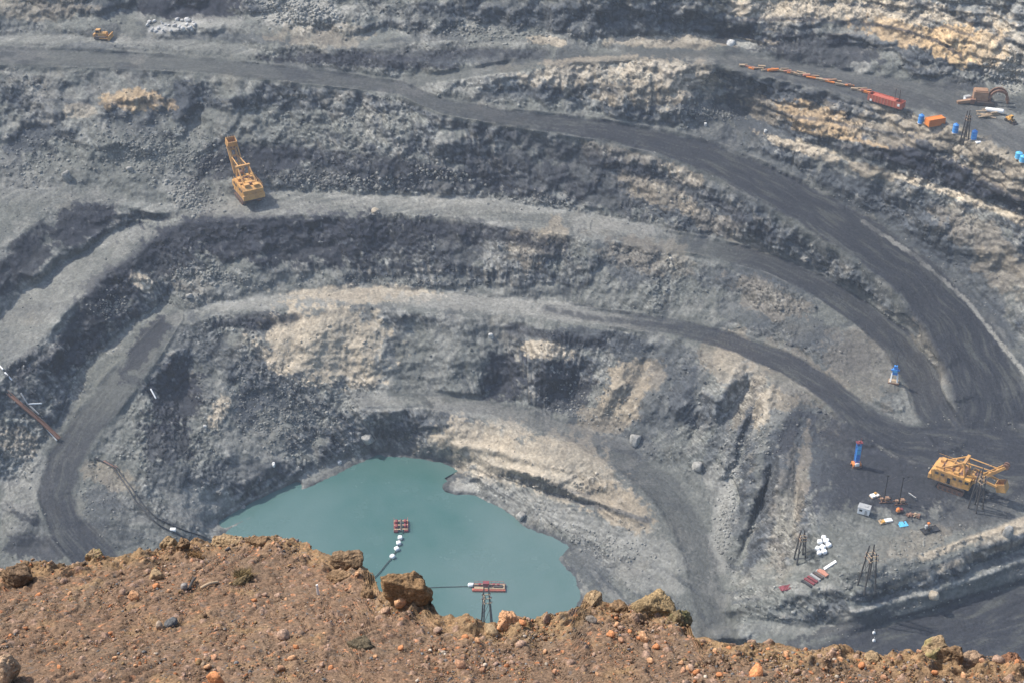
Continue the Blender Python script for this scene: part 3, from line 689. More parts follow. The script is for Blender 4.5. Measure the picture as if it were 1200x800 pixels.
def make_rim():
    xs = np.arange(-6.2, 6.2, .0115)
    s = np.concatenate([np.linspace(0, 1, 330), 1 + np.linspace(.004, .5, 50), [1.7, 2.0, 3.0, 6.0, 10.0]])
    X = np.broadcast_to(xs, (len(s), len(xs)))
    y0 = 5.2
    Y = y0 + (rim_edge(xs)[None, :] - y0) * np.minimum(s, 1)[:, None] + np.maximum(s - 1, 0)[:, None] * 2.0
    Z = rim_height(X, Y)
    P = np.stack([X, Y, Z], -1).reshape(-1, 3)
    c = rim_colour(X, Y).reshape(-1, 3)
    ny, nx = X.shape; ix = np.arange(nx * ny).reshape(ny, nx)
    q = np.stack([ix[:-1, :-1], ix[:-1, 1:], ix[1:, 1:], ix[1:, :-1]], -1).reshape(-1, 4)
    o = sheet('ground', P, q, c, MAT_RIM); o['kind'] = 'structure'
make_rim()
def on_rim(u, v):
    p = rim_plane(np.array([float(u)]), np.array([float(v)]))[0]
    return Vector((p[0], p[1], float(rim_height(np.array([p[0]]), np.array([p[1]]), False)[0])))
RIM_PX = 10.2 / FPX          # metres across one unit of the survey at the rim

# ------------------------------------------------------------------ stones
def ico(level):
    bm = bmesh.new(); bmesh.ops.create_icosphere(bm, subdivisions=level, radius=1.0)
    v = np.array([x.co[:] for x in bm.verts], np.float32); f = np.array([[a.index for a in p.verts] for p in bm.faces], np.int32)
    bm.free(); return v, f
ICO = {l: ico(l) for l in (1, 2, 3, 5)}

def stone_shape(level, size, seed, angular=9, rough=.08, flat=1.0):
    """an angular stone: a ball cut by random planes, weathered by noise; size = (x, y, z) full extents"""
    rng = np.random.default_rng(seed)
    v, f = ICO[level]
    n = rng.normal(size=(angular, 3)); n /= np.linalg.norm(n, axis=1)[:, None]
    n = np.concatenate([n, [[0, 0, 1], [0, 0, -1]]]); d = rng.uniform(.42, .88, len(n)); d[-2:] = .55 * flat
    k = v @ n.T
    rr = np.min(np.where(k > .05, d / np.maximum(k, .05), 9), axis=1); rr = np.minimum(rr, 1.0)
    p = v * rr[:, None]
    p = p + v * (fbm(v * 1.0 + seed * 3.1, .5, 5, .6, seed=71) * rough * 1.6)[:, None]
    mn, mx = p.min(0), p.max(0)
    p = (p - (mn + mx) / 2) / (mx - mn) * np.array(size)
    return p.astype(np.float32), f

def tri_mesh(name, V, F, colr, mat, smooth_faces=False):
    o = sheet(name, V, F, colr, mat)
    return o

def stone_thing(name, p, size, colr, label, cat, seed, level=3, rot=None, group=None, mat=None, sink=.25, vary=.3, moss=None, strat=0, rough=.08, angular=9):
    V, F = stone_shape(level, size, seed, angular, rough)
    rng = np.random.default_rng(seed + 999)
    if level <= 3: V, F = stone_shape(level, size, seed, 6 if level == 3 else 7, .03)
    if rot is None: rot = (rng.uniform(-.25, .25), rng.uniform(-.25, .25), rng.uniform(0, 6.28))
    M = np.array(Matrix.Rotation(rot[2], 3, 'Z') @ Matrix.Rotation(rot[1], 3, 'Y') @ Matrix.Rotation(rot[0], 3, 'X'))
    V = V @ M.T.astype(np.float32)
    sc = max(size)
    nz = fbm(V + seed, sc * .25, 4, .6, seed=72)
    c = np.asarray(colr, np.float32)[None] * (1 + nz * vary * 2)[:, None]
    if moss is not None:
        c = mix(c, np.asarray(moss, np.float32), smooth(-.1, .3, fbm(V + seed * 2, sc * .4, 3, .5, seed=73)) * .8)
    o = tri_mesh(name, V, F, np.clip(c, .02, .7), mat or (MAT_CLOD if level == 5 else MAT_RIM))
    h = V[:, 2].min()
    o.location = (p[0], p[1], p[2] - h - (V[:, 2].max() - h) * sink)
    o['label'] = label; o['category'] = cat; o['kind'] = 'thing'
    if group: o['group'] = group
    return o

BR = (.200, .128, .072); DK = (.075, .050, .034); TN = (.30, .21, .12); MOSS = (.24, .205, .09); OR = (.50, .215, .095); OR2 = (.52, .29, .155)
def rim_stone(u, v, wpx, hpx, dpx, colr, label, seed, level=3, **kw):
    p = on_rim(u, v + hpx * .36)
    k = RIM_PX * (.92 if wpx > 18 else 1)
    if wpx > 18: kw.setdefault('angular', 12); kw.setdefault('rough', .13); kw['sink'] = kw.get('sink', .25) + .14
    return stone_thing('boulder' if wpx > 18 else 'stone', p, (wpx * k, dpx * k, hpx * k * 1.15), colr, label, 'boulder' if wpx > 18 else 'stone', seed, level, **kw)
rim_stone(22,668,44,28,36,(.17,.112,.068),"dark brown slabby boulder lying alone on the gravel at the rim",1,5,rot=(0,.25,.1),sink=.2)
rim_stone(112,643,30,26,26,TN,"rounded tan boulder with yellow moss beside the orange grass tuft",2,5,rot=(0,.1,.3),moss=MOSS,sink=.25)
rim_stone(199,632,26,26,20,TN,"upright tan cracked boulder above the dark pipeline's lower end",3,5,rot=(.1,-.3,.8),sink=.2)
rim_stone(216,641,20,22,20,BR,"brown square boulder leaning against the upright tan cracked boulder",4,5,rot=(.2,.2,.2),sink=.25)
rim_stone(268,628,52,20,30,TN,"long flat sandy ledge boulder on the rim where the lake shore begins",5,5,rot=(0,.03,0),sink=.35)
rim_stone(304,634,40,18,24,BR,"low brown ledge boulder with a dark hollow beneath it",6,5,rot=(0,-.15,.1),sink=.25)
rim_stone(320,621,12,18,10,BR,"small pointed brown stone standing on the rim against the lake",7,3,rot=(0,.1,0),sink=.2)
rim_stone(346,627,16,14,14,(.20,.10,.07),"small reddish brown stone at the rim against the lake",8,3,rot=(0,.2,0),sink=.2)
rim_stone(407,655,48,20,30,(.20,.135,.08),"flat brown slab boulder jutting over the rim towards the lake",9,5,rot=(.05,-.08,.05),sink=.02)
rim_stone(400,671,44,16,26,BR,"thin brown ledge boulder under the jutting flat slab",10,5,rot=(0,-.05,0),sink=.25)
rim_stone(478,689,68,54,50,(.225,.140,.072),"largest blocky brown boulder standing on the rim in front of the lake",12,5,rot=(.05,.05,.1),sink=.10,rough=.16,angular=12)
rim_stone(430,689,24,20,20,BR,"crumbly brown boulder beside the largest blocky one",13,5,sink=.3)
rim_stone(597,724,30,20,20,OR2,"rust orange pointed boulder beside the pole tower in the lake",14,5,rot=(0,.2,.1),sink=.25)
rim_stone(575,733,22,12,16,TN,"low tan boulder at the foot of the rust orange pointed one",15,3,sink=.3)
rim_stone(694,699,30,18,24,TN,"sandy boulder carrying a bright orange stone on the rim",16,5,sink=.4)
rim_stone(728,706,28,22,22,BR,"round brown boulder between two sandy mounds on the rim",17,5,sink=.3)
rim_stone(765,704,58,30,40,(.27,.19,.10),"broad ochre earth boulder at the top of the rim beside the chute road",18,5,rot=(0,0,.1),sink=.35)
rim_stone(794,714,30,38,30,(.17,.125,.07),"dark mossy boulder hanging on the edge of the broad ochre one",19,5,moss=(.15,.14,.065),rot=(0,.5,.2),sink=.25)
rim_stone(1088,762,48,30,34,TN,"yellow lichen covered boulder on the rim in front of the dark road",20,5,moss=(.30,.26,.11),rot=(0,-.1,.2),sink=.3)
rim_stone(1112,769,34,20,24,BR,"grey brown boulder beside the yellow lichen covered one",21,5,sink=.3)
rim_stone(1140,766,40,20,24,(.26,.18,.12),"pale dusty boulder between lichen boulder and rusty ledge",22,5,sink=.35)
rim_stone(1183,767,34,16,22,(.23,.12,.07),"rusty ledge boulder on the rim at the picture's edge",23,5,sink=.3)
rim_stone(1025,765,26,12,20,TN,"small sandy boulder on the rim under the dark road's end",24,5,sink=.35)
rim_stone(6,783,34,40,30,(.36,.25,.16),"tan smooth boulder cut off by the lower corner of the picture",25,5,rot=(0,.5,0),sink=.1)
rim_stone(424,752,36,16,24,(.12,.095,.06),"dark low boulder half buried in the gravel slope",26,5,rot=(0,.1,0),sink=.35)
rim_stone(184,672,20,12,14,TN,"tan stone over a small black hollow in the gravel",27,3,rot=(0,.2,0),sink=.1)
rim_stone(283,675,30,16,18,(.13,.095,.05),"dark tufted earth lump below the ledge boulders",28,5,sink=.35)
rim_stone(200,727,20,9,14,(.10,.10,.10),"flat dark grey slate stone lying on brown gravel",29,3,sink=.3)
rim_stone(187,730,8,9,8,(.36,.28,.21),"small pale stone touching the flat grey slate",30,2,sink=.2)
rim_stone(470,708,20,13,15,OR2,"bright orange brick shaped boulder below the largest boulder",31,3,rot=(.1,.2,.6),sink=.15,rough=.03,angular=6)
rim_stone(452,715,14,8,10,(.36,.23,.15),"pinkish stone beside the orange brick shaped boulder",32,3,sink=.3)
rim_stone(700,689,18,10,14,OR2,"bright orange stone resting on the sandy rim boulder",33,3,sink=.05,rot=(0,.1,.2))
rim_stone(693,724,14,8,10,(.21,.18,.15),"flat grey stone among orange rubble below the sandy boulder",34,3,sink=.2)

rim_stone(886,783,20,14,16,OR,"big orange stone on the gravel below the platform's pole towers",36,3,sink=.2)
rim_stone(253,792,17,15,14,OR,"big orange stone low in the gravel below the grey slate",37,3,sink=.2)
rim_stone(158,699,14,10,12,OR2,"wedge shaped orange stone on the gravel below the rim hollow",38,3,sink=.15,rot=(0,.4,.2))
rim_stone(755,745,14,8,10,OR2,"squared pink orange stone lying among orange rubble",39,3,sink=.2)
rim_stone(217,690,9,9,8,(.24,.22,.2),"grey cube shaped stone beside a dark stick",40,2,sink=.2)
OR_SPOTS = [(45,697,9),(82,695,7),(113,695,6),(51,717,7),(184,691,10),(198,696,6),(85,705,4),(18,739,9),(12,742,6),(237,672,5),(205,665,5),(310,697,8),(298,703,6),(335,700,5),
            (299,711,7),(325,697,8),(232,773,7),(243,780,9),(251,770,8),(333,748,15),(347,760,8),(343,772,10),(330,784,10),(377,780,7),(388,783,8),(135,772,6),(157,756,5),(133,746,4),
            (30,735,6),(419,681,7),(406,690,6),(513,737,12),(545,745,9),(560,752,8),(540,781,12),(610,753,12),(612,735,9),(639,760,6),(566,783,8),(727,738,8),(716,745,11),(723,736,9),(728,750,8),
            (757,760,9),(769,760,9),(762,777,8),(800,788,10),(809,785,11),(816,790,9),(798,779,6),(786,738,7),(825,748,9),(854,756,7),(838,760,6),(808,745,6),(696,765,5),(738,740,5),
            (806,785,6),(870,745,6),(880,752,7),(900,760,6),(922,762,8),(945,754,6),(960,775,7),(1010,780,9),(985,768,6),(1037,790,8),(1060,784,7),(1095,790,8),(1130,788,9),(1150,780,7),(1170,776,12),(1190,783,8),(1120,772,7),(1075,775,6),(933,788,7),(843,792,7),(700,790,6),(650,785,7),(600,775,6),(470,760,7),(440,770,6),(500,770,6),(425,735,5),(520,760,7),(380,745,5),(285,760,6),(100,760,5),(70,785,6),(160,785,6)]
for i, (u, v, sz) in enumerate(OR_SPOTS):
    cc = [OR, OR2, (.40, .22, .13), (.36, .24, .17)][i % 4]
    p = on_rim(u, v)
    k = RIM_PX * sz * random.uniform(.9, 1.15)
    stone_thing('stone', p, (k, k * random.uniform(.6, .9), k * random.uniform(.5, .75)), cc, "small rust orange stone lying loose on the brown gravel of the rim", 'stone', 100 + i, 2, group="loose rust orange stones on the gravel rim", sink=.08)

def scatter(name, P, size, colr, mat, seed):
    """uncountable loose stones as one object"""
    rng = np.random.default_rng(seed)
    v, f = ICO[1]; n = len(P)
    s = size[:, None, None] * rng.uniform(.45, 1.0, (n, 1, 3)) * np.array([1, 1, .8])
    V = v[None] * rng.uniform(.7, 1.15, (n, len(v), 1)) * s
    a = rng.uniform(0, 6.28, n); ca, sa = np.cos(a)[:, None], np.sin(a)[:, None]
    V = np.stack([V[..., 0] * ca - V[..., 1] * sa, V[..., 0] * sa + V[..., 1] * ca, V[..., 2]], -1) + P[:, None, :]
    F = (f[None] + (np.arange(n) * len(v))[:, None, None]).reshape(-1, 3)
    C = np.repeat(colr, len(v), 0)
    o = sheet(name, V.reshape(-1, 3), F, C, mat); o['kind'] = 'stuff'
    return o
def rim_gravel():
    rng = np.random.default_rng(81); n = 110000
    x = rng.uniform(-5.0, 5.0, n); ye = rim_edge(x); y = 5.6 + (ye - 5.6) * rng.random(n) ** .9 + .02
    z = rim_height(x, y, False)
    s = .0032 + .006 * rng.random(n) ** 3 + .018 * (rng.random(n) ** 18)
    clump = fbm(np.stack([x, y, x * 0], -1), .5, 3, .6, seed=82)
    s *= .8 + 1.1 * np.clip(clump, -.35, .8)
    pal = np.array([SOIL * 1.2, SOIL2 * 1.3, OCHR, BRICK * .8, PINK, SLATE, SOIL * .7, SOIL * 1.5, CREAM * .9])
    c = pal[rng.choice(9, n, p=[.24, .2, .11, .10, .12, .08, .08, .05, .02])] * rng.uniform(.7, 1.25, (n, 1))
    scatter('gravel', np.stack([x, y, z + s * .25], -1), s, np.clip(c, .02, .7), MAT_RIM, 83)
rim_gravel()

_p, _s, _c = pit_rubble()
scatter('rubble', _p, _s, _c, MAT_PIT, 92)
# ------------------------------------------------------------------ machines and gear
def paint(name, c, c2=None, wear=.35, rough=.6, scale=.6, metal=0):
    m, nt, b = new_mat(name)
    n = noise_node(nt, scale, 6, .7); n2 = noise_node(nt, scale * 5, 4, .6)
    c2 = c2 or tuple(x * .45 for x in c)
    col = mix_node(nt, c, c2, ramp(nt, n, .62 - wear * .4, .78, 0, .9))
    col = mix_node(nt, col, tuple(x * .7 for x in c), ramp(nt, n2, .45, .7, 0, .5))
    nt.links.new(col, b.inputs['Base Color']); b.inputs['Roughness'].default_value = rough; b.inputs['Metallic'].default_value = metal
    return m
RUST = (.16, .075, .04)
M = {
 'yellow': paint('worn_yellow_paint', (.56, .30, .065), (.22, .11, .05), .45), 'amber': paint('orange_yellow_paint', (.56, .30, .085), (.24, .12, .06), .55, .7, .45),
 'steel': paint('dark_steel', (.055, .05, .048), RUST, .4), 'rust': paint('rusty_steel', (.20, .10, .06), (.10, .055, .04), .5), 'brown': paint('faded_brown_paint', (.32, .19, .11), RUST, .5),
 'black': paint('black_rubber', (.02, .02, .022), (.05, .05, .05), .3), 'glass': paint('dark_glass', (.02, .025, .03), (.03, .035, .04), .2, .15),
 'red': paint('faded_red_paint', (.42, .10, .06), (.22, .08, .06), .4), 'maroon': paint('dark_red_paint', (.20, .035, .04), (.10, .04, .04), .4), 'salmon': paint('salmon_paint', (.46, .20, .13), (.3, .15, .1), .35),
 'orange': paint('bright_orange_paint', (.66, .20, .035), (.5, .16, .05), .25), 'blue': paint('blue_paint', (.045, .23, .60), (.04, .13, .34), .3), 'sky': paint('light_blue_paint', (.10, .42, .66), (.08, .3, .5), .25),
 'white': paint('white_paint', (.74, .74, .72), (.5, .48, .44), .3), 'cloth': paint('white_fabric', (.80, .80, .79), (.66, .66, .66), .3, .9), 'grey': paint('grey_paint', (.34, .34, .33), (.2, .19, .18), .35),
 'wood': paint('weathered_timber', (.40, .29, .18), (.24, .17, .11), .5, .85), 'pole': paint('tarred_pole', (.050, .044, .040), (.10, .085, .07), .4, .85), 'ceramic': paint('insulator', (.30, .20, .17), (.2, .12, .1), .3, .4), 'concrete': paint('concrete', (.36, .34, .31), (.25, .24, .22), .4, .9),
}
class MB:
    def __init__(s): s.bm = bmesh.new()
    def box(s, c, size, rot=None, bev=0.0, taper=None):
        r = bmesh.ops.create_cube(s.bm, size=1.0); vs = r['verts']
        for v in vs:
            v.co.x *= size[0]; v.co.y *= size[1]; v.co.z *= size[2]
            if taper and v.co.z > 0: v.co.x *= taper[0]; v.co.y *= taper[1]
        if bev: 
            es = list({e for v in vs for e in v.link_edges})
            g = bmesh.ops.bevel(s.bm, geom=es, offset=bev, segments=2, affect='EDGES', profile=.6); vs = list({v for v in g['verts']} | {v for v in vs if v.is_valid})
        m = Matrix.Translation(Vector(c))
        if rot: m = m @ Matrix.Rotation(rot[2], 4, 'Z') @ Matrix.Rotation(rot[1], 4, 'Y') @ Matrix.Rotation(rot[0], 4, 'X')
        bmesh.ops.transform(s.bm, matrix=m, verts=vs); return s
    def rod(s, a, b, r, r2=None, seg=10):
        a, b = Vector(a), Vector(b); d = b - a
        res = bmesh.ops.create_cone(s.bm, cap_ends=True, segments=seg, radius1=r, radius2=r if r2 is None else r2, depth=d.length)
        bmesh.ops.transform(s.bm, matrix=Matrix.Translation((a + b) / 2) @ d.to_track_quat('Z', 'Y').to_matrix().to_4x4(), verts=res['verts']); return s
    def beam(s, a, b, w, h):
        a, b = Vector(a), Vector(b); d = b - a
        res = bmesh.ops.create_cube(s.bm, size=1.0)
        bmesh.ops.transform(s.bm, matrix=Matrix.Translation((a + b) / 2) @ d.to_track_quat('X', 'Z').to_matrix().to_4x4() @ Matrix.Diagonal((d.length, w, h, 1)), verts=res['verts']); return s
    def prism(s, pts, y0, y1):
        """an outline in x-z pushed from y0 to y1"""
        f1 = [s.bm.verts.new((x, y0, z)) for x, z in pts]; f2 = [s.bm.verts.new((x, y1, z)) for x, z in pts]
        s.bm.faces.new(f1); s.bm.faces.new(f2[::-1]); n = len(pts)
        for i in range(n): s.bm.faces.new([f1[(i + 1) % n], f1[i], f2[i], f2[(i + 1) % n]])
        return s
    def build(s, name, mat, parent=None, smooth_=False):
        bmesh.ops.recalc_face_normals(s.bm, faces=s.bm.faces)
        me = bpy.data.meshes.new(name); s.bm.to_mesh(me); s.bm.free(); me.materials.append(M[mat] if isinstance(mat, str) else mat)
        if smooth_:
            for p in me.polygons: p.use_smooth = True
        o = bpy.data.objects.new(name, me); COL.objects.link(o)
        if parent: o.parent = parent
        return o
def tag(o, label, cat, group=None):
    o['label'] = label; o['category'] = cat; o['kind'] = 'thing'
    if group: o['group'] = group
    return o
def thing(name, label, cat, loc, rz=0, group=None, sc=1.0):
    o = bpy.data.objects.new(name, None); COL.objects.link(o); o.location = loc; o.rotation_euler = (0, 0, rz); o.scale = (sc, sc, sc); o.empty_display_size = .5
    return tag(o, label, cat, group)
def tube(name, pts, r, mat, parent=None, seg=8):
    P = [Vector(p) for p in pts]
    Q = []
    for i in range(len(P) - 1):
        p0, p1, p2, p3 = P[max(i - 1, 0)], P[i], P[i + 1], P[min(i + 2, len(P) - 1)]
        for k in range(6):
            t = k / 6
            Q.append(.5 * ((2 * p1) + (-p0 + p2) * t + (2 * p0 - 5 * p1 + 4 * p2 - p3) * t * t + (-p0 + 3 * p1 - 3 * p2 + p3) * t ** 3))
    Q.append(P[-1])
    bm = bmesh.new(); rings = []
    for i, q in enumerate(Q):
        d = (Q[min(i + 1, len(Q) - 1)] - Q[max(i - 1, 0)]).normalized()
        x = d.cross(Vector((0, 0, 1))).normalized(); y = x.cross(d)
        rings.append([bm.verts.new(q + x * r * math.cos(a) + y * r * math.sin(a)) for a in [6.2832 * k / seg for k in range(seg)]])
    for a, b in zip(rings[:-1], rings[1:]):
        for k in range(seg): bm.faces.new([a[k], a[(k + 1) % seg], b[(k + 1) % seg], b[k]])
    bm.faces.new(rings[0]); bm.faces.new(rings[-1][::-1])
    bmesh.ops.recalc_face_normals(bm, faces=bm.faces)
    me = bpy.data.meshes.new(name); bm.to_mesh(me); bm.free(); me.materials.append(M[mat])
    for p in me.polygons: p.use_smooth = True
    o = bpy.data.objects.new(name, me); COL.objects.link(o)
    if parent: o.parent = parent
    return o
def copy_tree(o, parent=None):
    c = o.copy(); COL.objects.link(c)
    if parent: c.parent = parent
    for ch in list(o.children): copy_tree(ch, c)
    return c

# ---- electric rope shovels
def track(t, y, L=9.0, h=1.9, w=1.5):
    n = 8; r = h / 2
    pts = [(-L/2 + r + r * math.cos(a), r + r * math.sin(a)) for a in [math.pi/2 + math.pi * k / n for k in range(n + 1)]] + [(L/2 - r + r * math.cos(a), r + r * math.sin(a)) for a in [-math.pi/2 + math.pi * k / n for k in range(n + 1)]]
    b = MB().prism(pts, y - w/2, y + w/2)
    for k in range(22):
        x = -L/2 + r + (L - 2 * r) * k / 21
        b.box((x, y, h + .03), (.22, w + .14, .12)); b.box((x, y, .06), (.22, w + .14, .14))
    o = b.build('crawler_track', 'rust', t)
    c = MB()
    for k in range(5): c.rod((-L/2 + 1.2 + k * (L - 2.4) / 4, y - w/2 - .12, h * .42), (-L/2 + 1.2 + k * (L - 2.4) / 4, y + w/2 + .12, h * .42), .55, seg=12)
    c.build('roller', 'steel', o)
def shovel(label, loc, rz, body, boom_el, boom_len, stick_at, stick_el, stick_len, sc=1.0, open_roof=False):
    t = thing('mining_shovel', label, 'excavator', loc, rz, 'rope shovels working in the pit', sc)
    track(t, 3.0); track(t, -3.0)
    MB().box((0, 0, 1.5), (6.5, 5.2, 1.3), bev=.1).rod((0, 0, 2.1), (0, 0, 2.75), 2.9, seg=28).build('undercarriage', 'steel', t)
    b = MB().box((-1.6, 0, 3.0), (12.0, 8.2, .5), bev=.08)
    b.build('deck', 'steel', t)
    # house with a chamfered rear
    hs = MB().prism([(-7.2, 3.25), (3.6, 3.25), (3.6, 7.6), (-5.4, 7.6), (-7.2, 6.9)], -3.9, 3.9)
    hs.box((-7.4, 0, 4.3), (1.1, 8.4, 2.0), bev=.25)
    for x in (-6.2, -4.2, -2.2, -.2, 1.8):
        hs.box((x, -3.95, 5.4), (.16, .12, 4.2)); hs.box((x, 3.95, 5.4), (.16, .12, 4.2))
    h = hs.build('house', body, t)
    MB().box((-1.0, -3.98, 4.7), (1.1, .12, 2.3), bev=.03).build('door', 'glass', h)
    for x in (-5.2, -3.2, .8, 2.8):
        for y in (-3.99, 3.99): MB().box((x, y, 6.3), (1.1, .10, .9)).build('vent', 'steel', h)
    for x, y, sx, sy, sz in ((-5.2, -1.8, 2.0, 2.2, .7), (-5.0, 1.6, 1.6, 2.0, 1.0), (-2.4, 0, 2.6, 3.0, .9), (-2.2, 2.8, 1.2, 1.2, .6), (.8, -2.6, 1.6, 1.4, .8), (1.0, 2.2, 2.0, 1.8, 1.2)): MB().box((x, y, 7.6 + sz/2), (sx, sy, sz), bev=.08).build('roof_box', body, h)
    for x, y in ((-4.0, -.2), (-.5, -1.4), (-.6, 1.5), (2.4, -.6)): MB().rod((x, y, 7.6), (x, y, 8.5), .55, .4, 12).build('ventilator', 'rust', h)
    MB().rod((-3.2, -3.2, 7.6), (-3.2, -3.2, 8.9), .22).build('exhaust_pipe', 'rust', h)
    MB().box((2.6, 0, 7.75), (1.6, 5.4, .3)).build('roof_plate', 'rust', h)
    rl = MB()
    for y in (-3.8, 3.8):
        rl.beam((-7.4, y, 8.5), (3.4, y, 8.5), .07, .07)
        for k in range(8): rl.rod((-5.4 + k * 1.25, y, 7.6), (-5.4 + k * 1.25, y, 8.5), .04)
    rl.build('railing', 'yellow', h)
    cb = MB().box((4.7, -2.4, 5.3), (2.6, 3.0, 3.9), bev=.12).build('cab', 'yellow', t)
    MB().box((6.02, -2.4, 6.1), (.06, 1.4, 1.1)).build('window', 'glass', cb); MB().box((4.9, -3.92, 6.1), (1.3, .06, 1.0)).build('window', 'glass', cb)
    MB().box((4.6, 2.5, 5.2), (2.2, 2.6, 2.2), bev=.1).build('control_box', body, t)
    # gantry over the house front
    a = MB()
    ap = (2.6, 0, 12.4)
    for y in (-2.1, 2.1):
        a.beam((3.4, y * 1.2, 7.5), (ap[0], y, ap[2]), .5, .5); a.beam((-4.6, y * 1.2, 7.5), (ap[0], y, ap[2]), .42, .42)
    a.box((ap[0], 0, ap[2]), (1.0, 5.4, .8), bev=.1)
    a.beam((-1.0, -2.3, 9.95), (-1.0, 2.3, 9.95), .3, .3)
    a.build('gantry', body, t)
    foot = Vector((4.4, 0, 3.4)); d = Vector((math.cos(boom_el), 0, math.sin(boom_el))); tip = foot + d * boom_len
    bo = MB()
    for y in (-1.25, 1.25): bo.beam(foot + Vector((0, y * 1.25, 0)), tip + Vector((0, y * .75, 0)), .55, .9)
    for k in (.12, .34, .56, .76, .93): 
        p = foot + d * boom_len * k; bo.beam(p + Vector((0, -1.3, 0)), p + Vector((0, 1.3, 0)), .6, .6)
    boom = bo.build('boom', body, t)
    MB().rod(tip + Vector((0, -.9, 0)), tip + Vector((0, -.35, 0)), 1.05, seg=20).rod(tip + Vector((0, .35, 0)), tip + Vector((0, .9, 0)), 1.05, seg=20).build('sheave', 'rust', boom)
    MB().box(tuple(foot + d * boom_len * .30 + Vector((-.7, 0, .9))), (1.6, 2.2, 1.0), bev=.1).build('winch_gear', 'rust', boom)
    rods = MB()
    for y in (-1.6, 1.6): rods.rod(Vector((ap[0], y, ap[2])), foot + d * boom_len * .72 + Vector((0, y * .8, .4)), .20)
    rods.build('suspension_rod', body, t)
    hr = MB()
    for y in (-.6, .6): hr.rod(Vector((2.4, y, 8.2)), tip + Vector((-.6, y, .9)), .06)
    hr.build('hoist_rope', 'steel', t)
    sd = foot + d * boom_len * stick_at; sv = Vector((math.cos(stick_el), 0, math.sin(stick_el)))
    s0, s1 = sd - sv * stick_len * .35, sd + sv * stick_len * .65
    st = MB()
    for y in (-1.95, 1.95): st.beam(s0 + Vector((0, y, .5)), s1 + Vector((0, y, .5)), .42, .7)
    st.beam(s0 + Vector((0, -1.95, .5)), s0 + Vector((0, 1.95, .5)), .4, .5)
    stick = st.build('dipper_stick', 'rust' if boom_el < .8 else body, t)
    bk = s1 + Vector((sv.x * 1.2, 0, sv.z * 1.2 + .3))
    bb = MB(); W, Hh = 3.6, 3.0
    bb.box((0, 1.7, 0), (3.0, .22, Hh)); bb.box((0, -1.7, 0), (3.0, .22, Hh)); bb.box((-1.45, 0, 0), (.25, W, Hh)); bb.box((1.45, 0, .1), (.25, W, Hh - .2)); bb.box((0, 0, -1.4), (3.1, W, .25))
    bmesh.ops.transform(bb.bm, matrix=Matrix.Translation(bk) @ Matrix.Rotation(-.35, 4, 'Y'), verts=bb.bm.verts)
    bu = bb.build('bucket', 'brown' if boom_el < .8 else 'amber', t)
    for y in (-1.2, -.4, .4, 1.2):
        tt = MB().box((0, 0, 0), (.25, .35, 1.0), taper=(.4, .6)); bmesh.ops.transform(tt.bm, matrix=Matrix.Translation(bk) @ Matrix.Rotation(-.35, 4, 'Y') @ Matrix.Translation((1.55, y, 1.9)), verts=tt.bm.verts); tt.build('tooth', 'steel', bu)
    return t
pA = ground(291, 233); pB = ground(1117, 570)
shovel("yellow rope shovel standing on the pale middle bench with its bucket raised high", pA, R(118), 'amber', R(52), 15.5, .55, R(56), 10.5, 1.12)
shovel("orange rope shovel parked on the dark platform beside the haul road junction", pB, R(-33), 'amber', R(47), 16.0, .36, R(-8), 9.0, 1.05)

# ---- drilling rigs
def rig_slim(loc):
    t = thing('drill_rig', "slim blue drill rig standing upright on the dark platform", 'drill rig', loc, R(10), 'blue drill rigs')
    for y in (-1.0, 1.0):
        o = MB().box((0, y, .45), (3.6, .6, .9), bev=.2).build('crawler_track', 'rust', t)
    MB().box((0, 0, 1.35), (3.0, 2.3, .9), bev=.08).build('base', 'orange', t)
    MB().box((-.2, -1.3, 1.7), (1.6, .4, 1.2), bev=.05).build('cab', 'white', t)
    m = MB()
    for x in (-.7, .7):
        for y in (-.6, .6): m.beam((x, y, 1.8), (x, y, 10.0), .22, .22)
    for k in range(8):
        z = 2.3 + k; m.box((0, -.62, z), (1.4, .1, .14)); m.box((0, .62, z), (1.4, .1, .14)); m.beam((-.7, -.6, z), (.7, -.6, z + .9), .1, .1)
    m.box((0, 0, 5.2), (1.15, 1.0, 5.6), bev=.06)
    mast = m.build('mast', 'blue', t)
    MB().box((0, -.70, 6.6), (1.3, .1, 1.6)).box((0, -.70, 8.6), (1.3, .1, 1.4)).build('panel', 'sky', mast)
    c = MB().box((0, 0, 10.6), (2.2, 1.6, .3)).rod((-.9, -.6, 10.7), (-.9, -.6, 12.0), .06).rod((.9, .6, 10.7), (.9, .6, 12.0), .06).rod((0, -.3, 10.7), (0, .3, 10.7), .5)
    c.build('crown_block', 'maroon', t)
rig_slim(ground(1003, 546))
def rig_cross(loc):
    t = thing('drill_rig', "small blue drill rig with white legs beside the curved haul road", 'drill rig', loc, R(-15), 'blue drill rigs')
    MB().box((0, 0, .55), (3.8, 2.6, .5), bev=.08).build('base', 'wood', t)
    for y in (-1.2, 1.2): MB().box((0, y, .3), (4.2, .55, .6), bev=.15).build('crawler_track', 'rust', t)
    for x in (-1.3, 1.3): MB().beam((x, -.9, .6), (x * .75, 0, 4.0), .50, .50).build('leg', 'white', t)
    b = MB().box((0, .1, 5.0), (1.9, 1.6, 2.4), bev=.12).box((0, .1, 6.9), (1.3, 1.1, 1.4), bev=.1).box((0, .1, 5.6), (3.2, .6, .6), bev=.05).build('machine_body', 'blue', t)
    MB().box((0, -.74, 5.5), (1.2, .06, .8)).build('panel', 'sky', b)
    MB().rod((0, .1, 7.5), (0, .1, 12.6), .13).box((0, .1, 9.4), (.7, .2, .14)).box((0, .1, 11.2), (.6, .2, .14)).build('mast', 'steel', t)
rig_cross(ground(1047, 448))

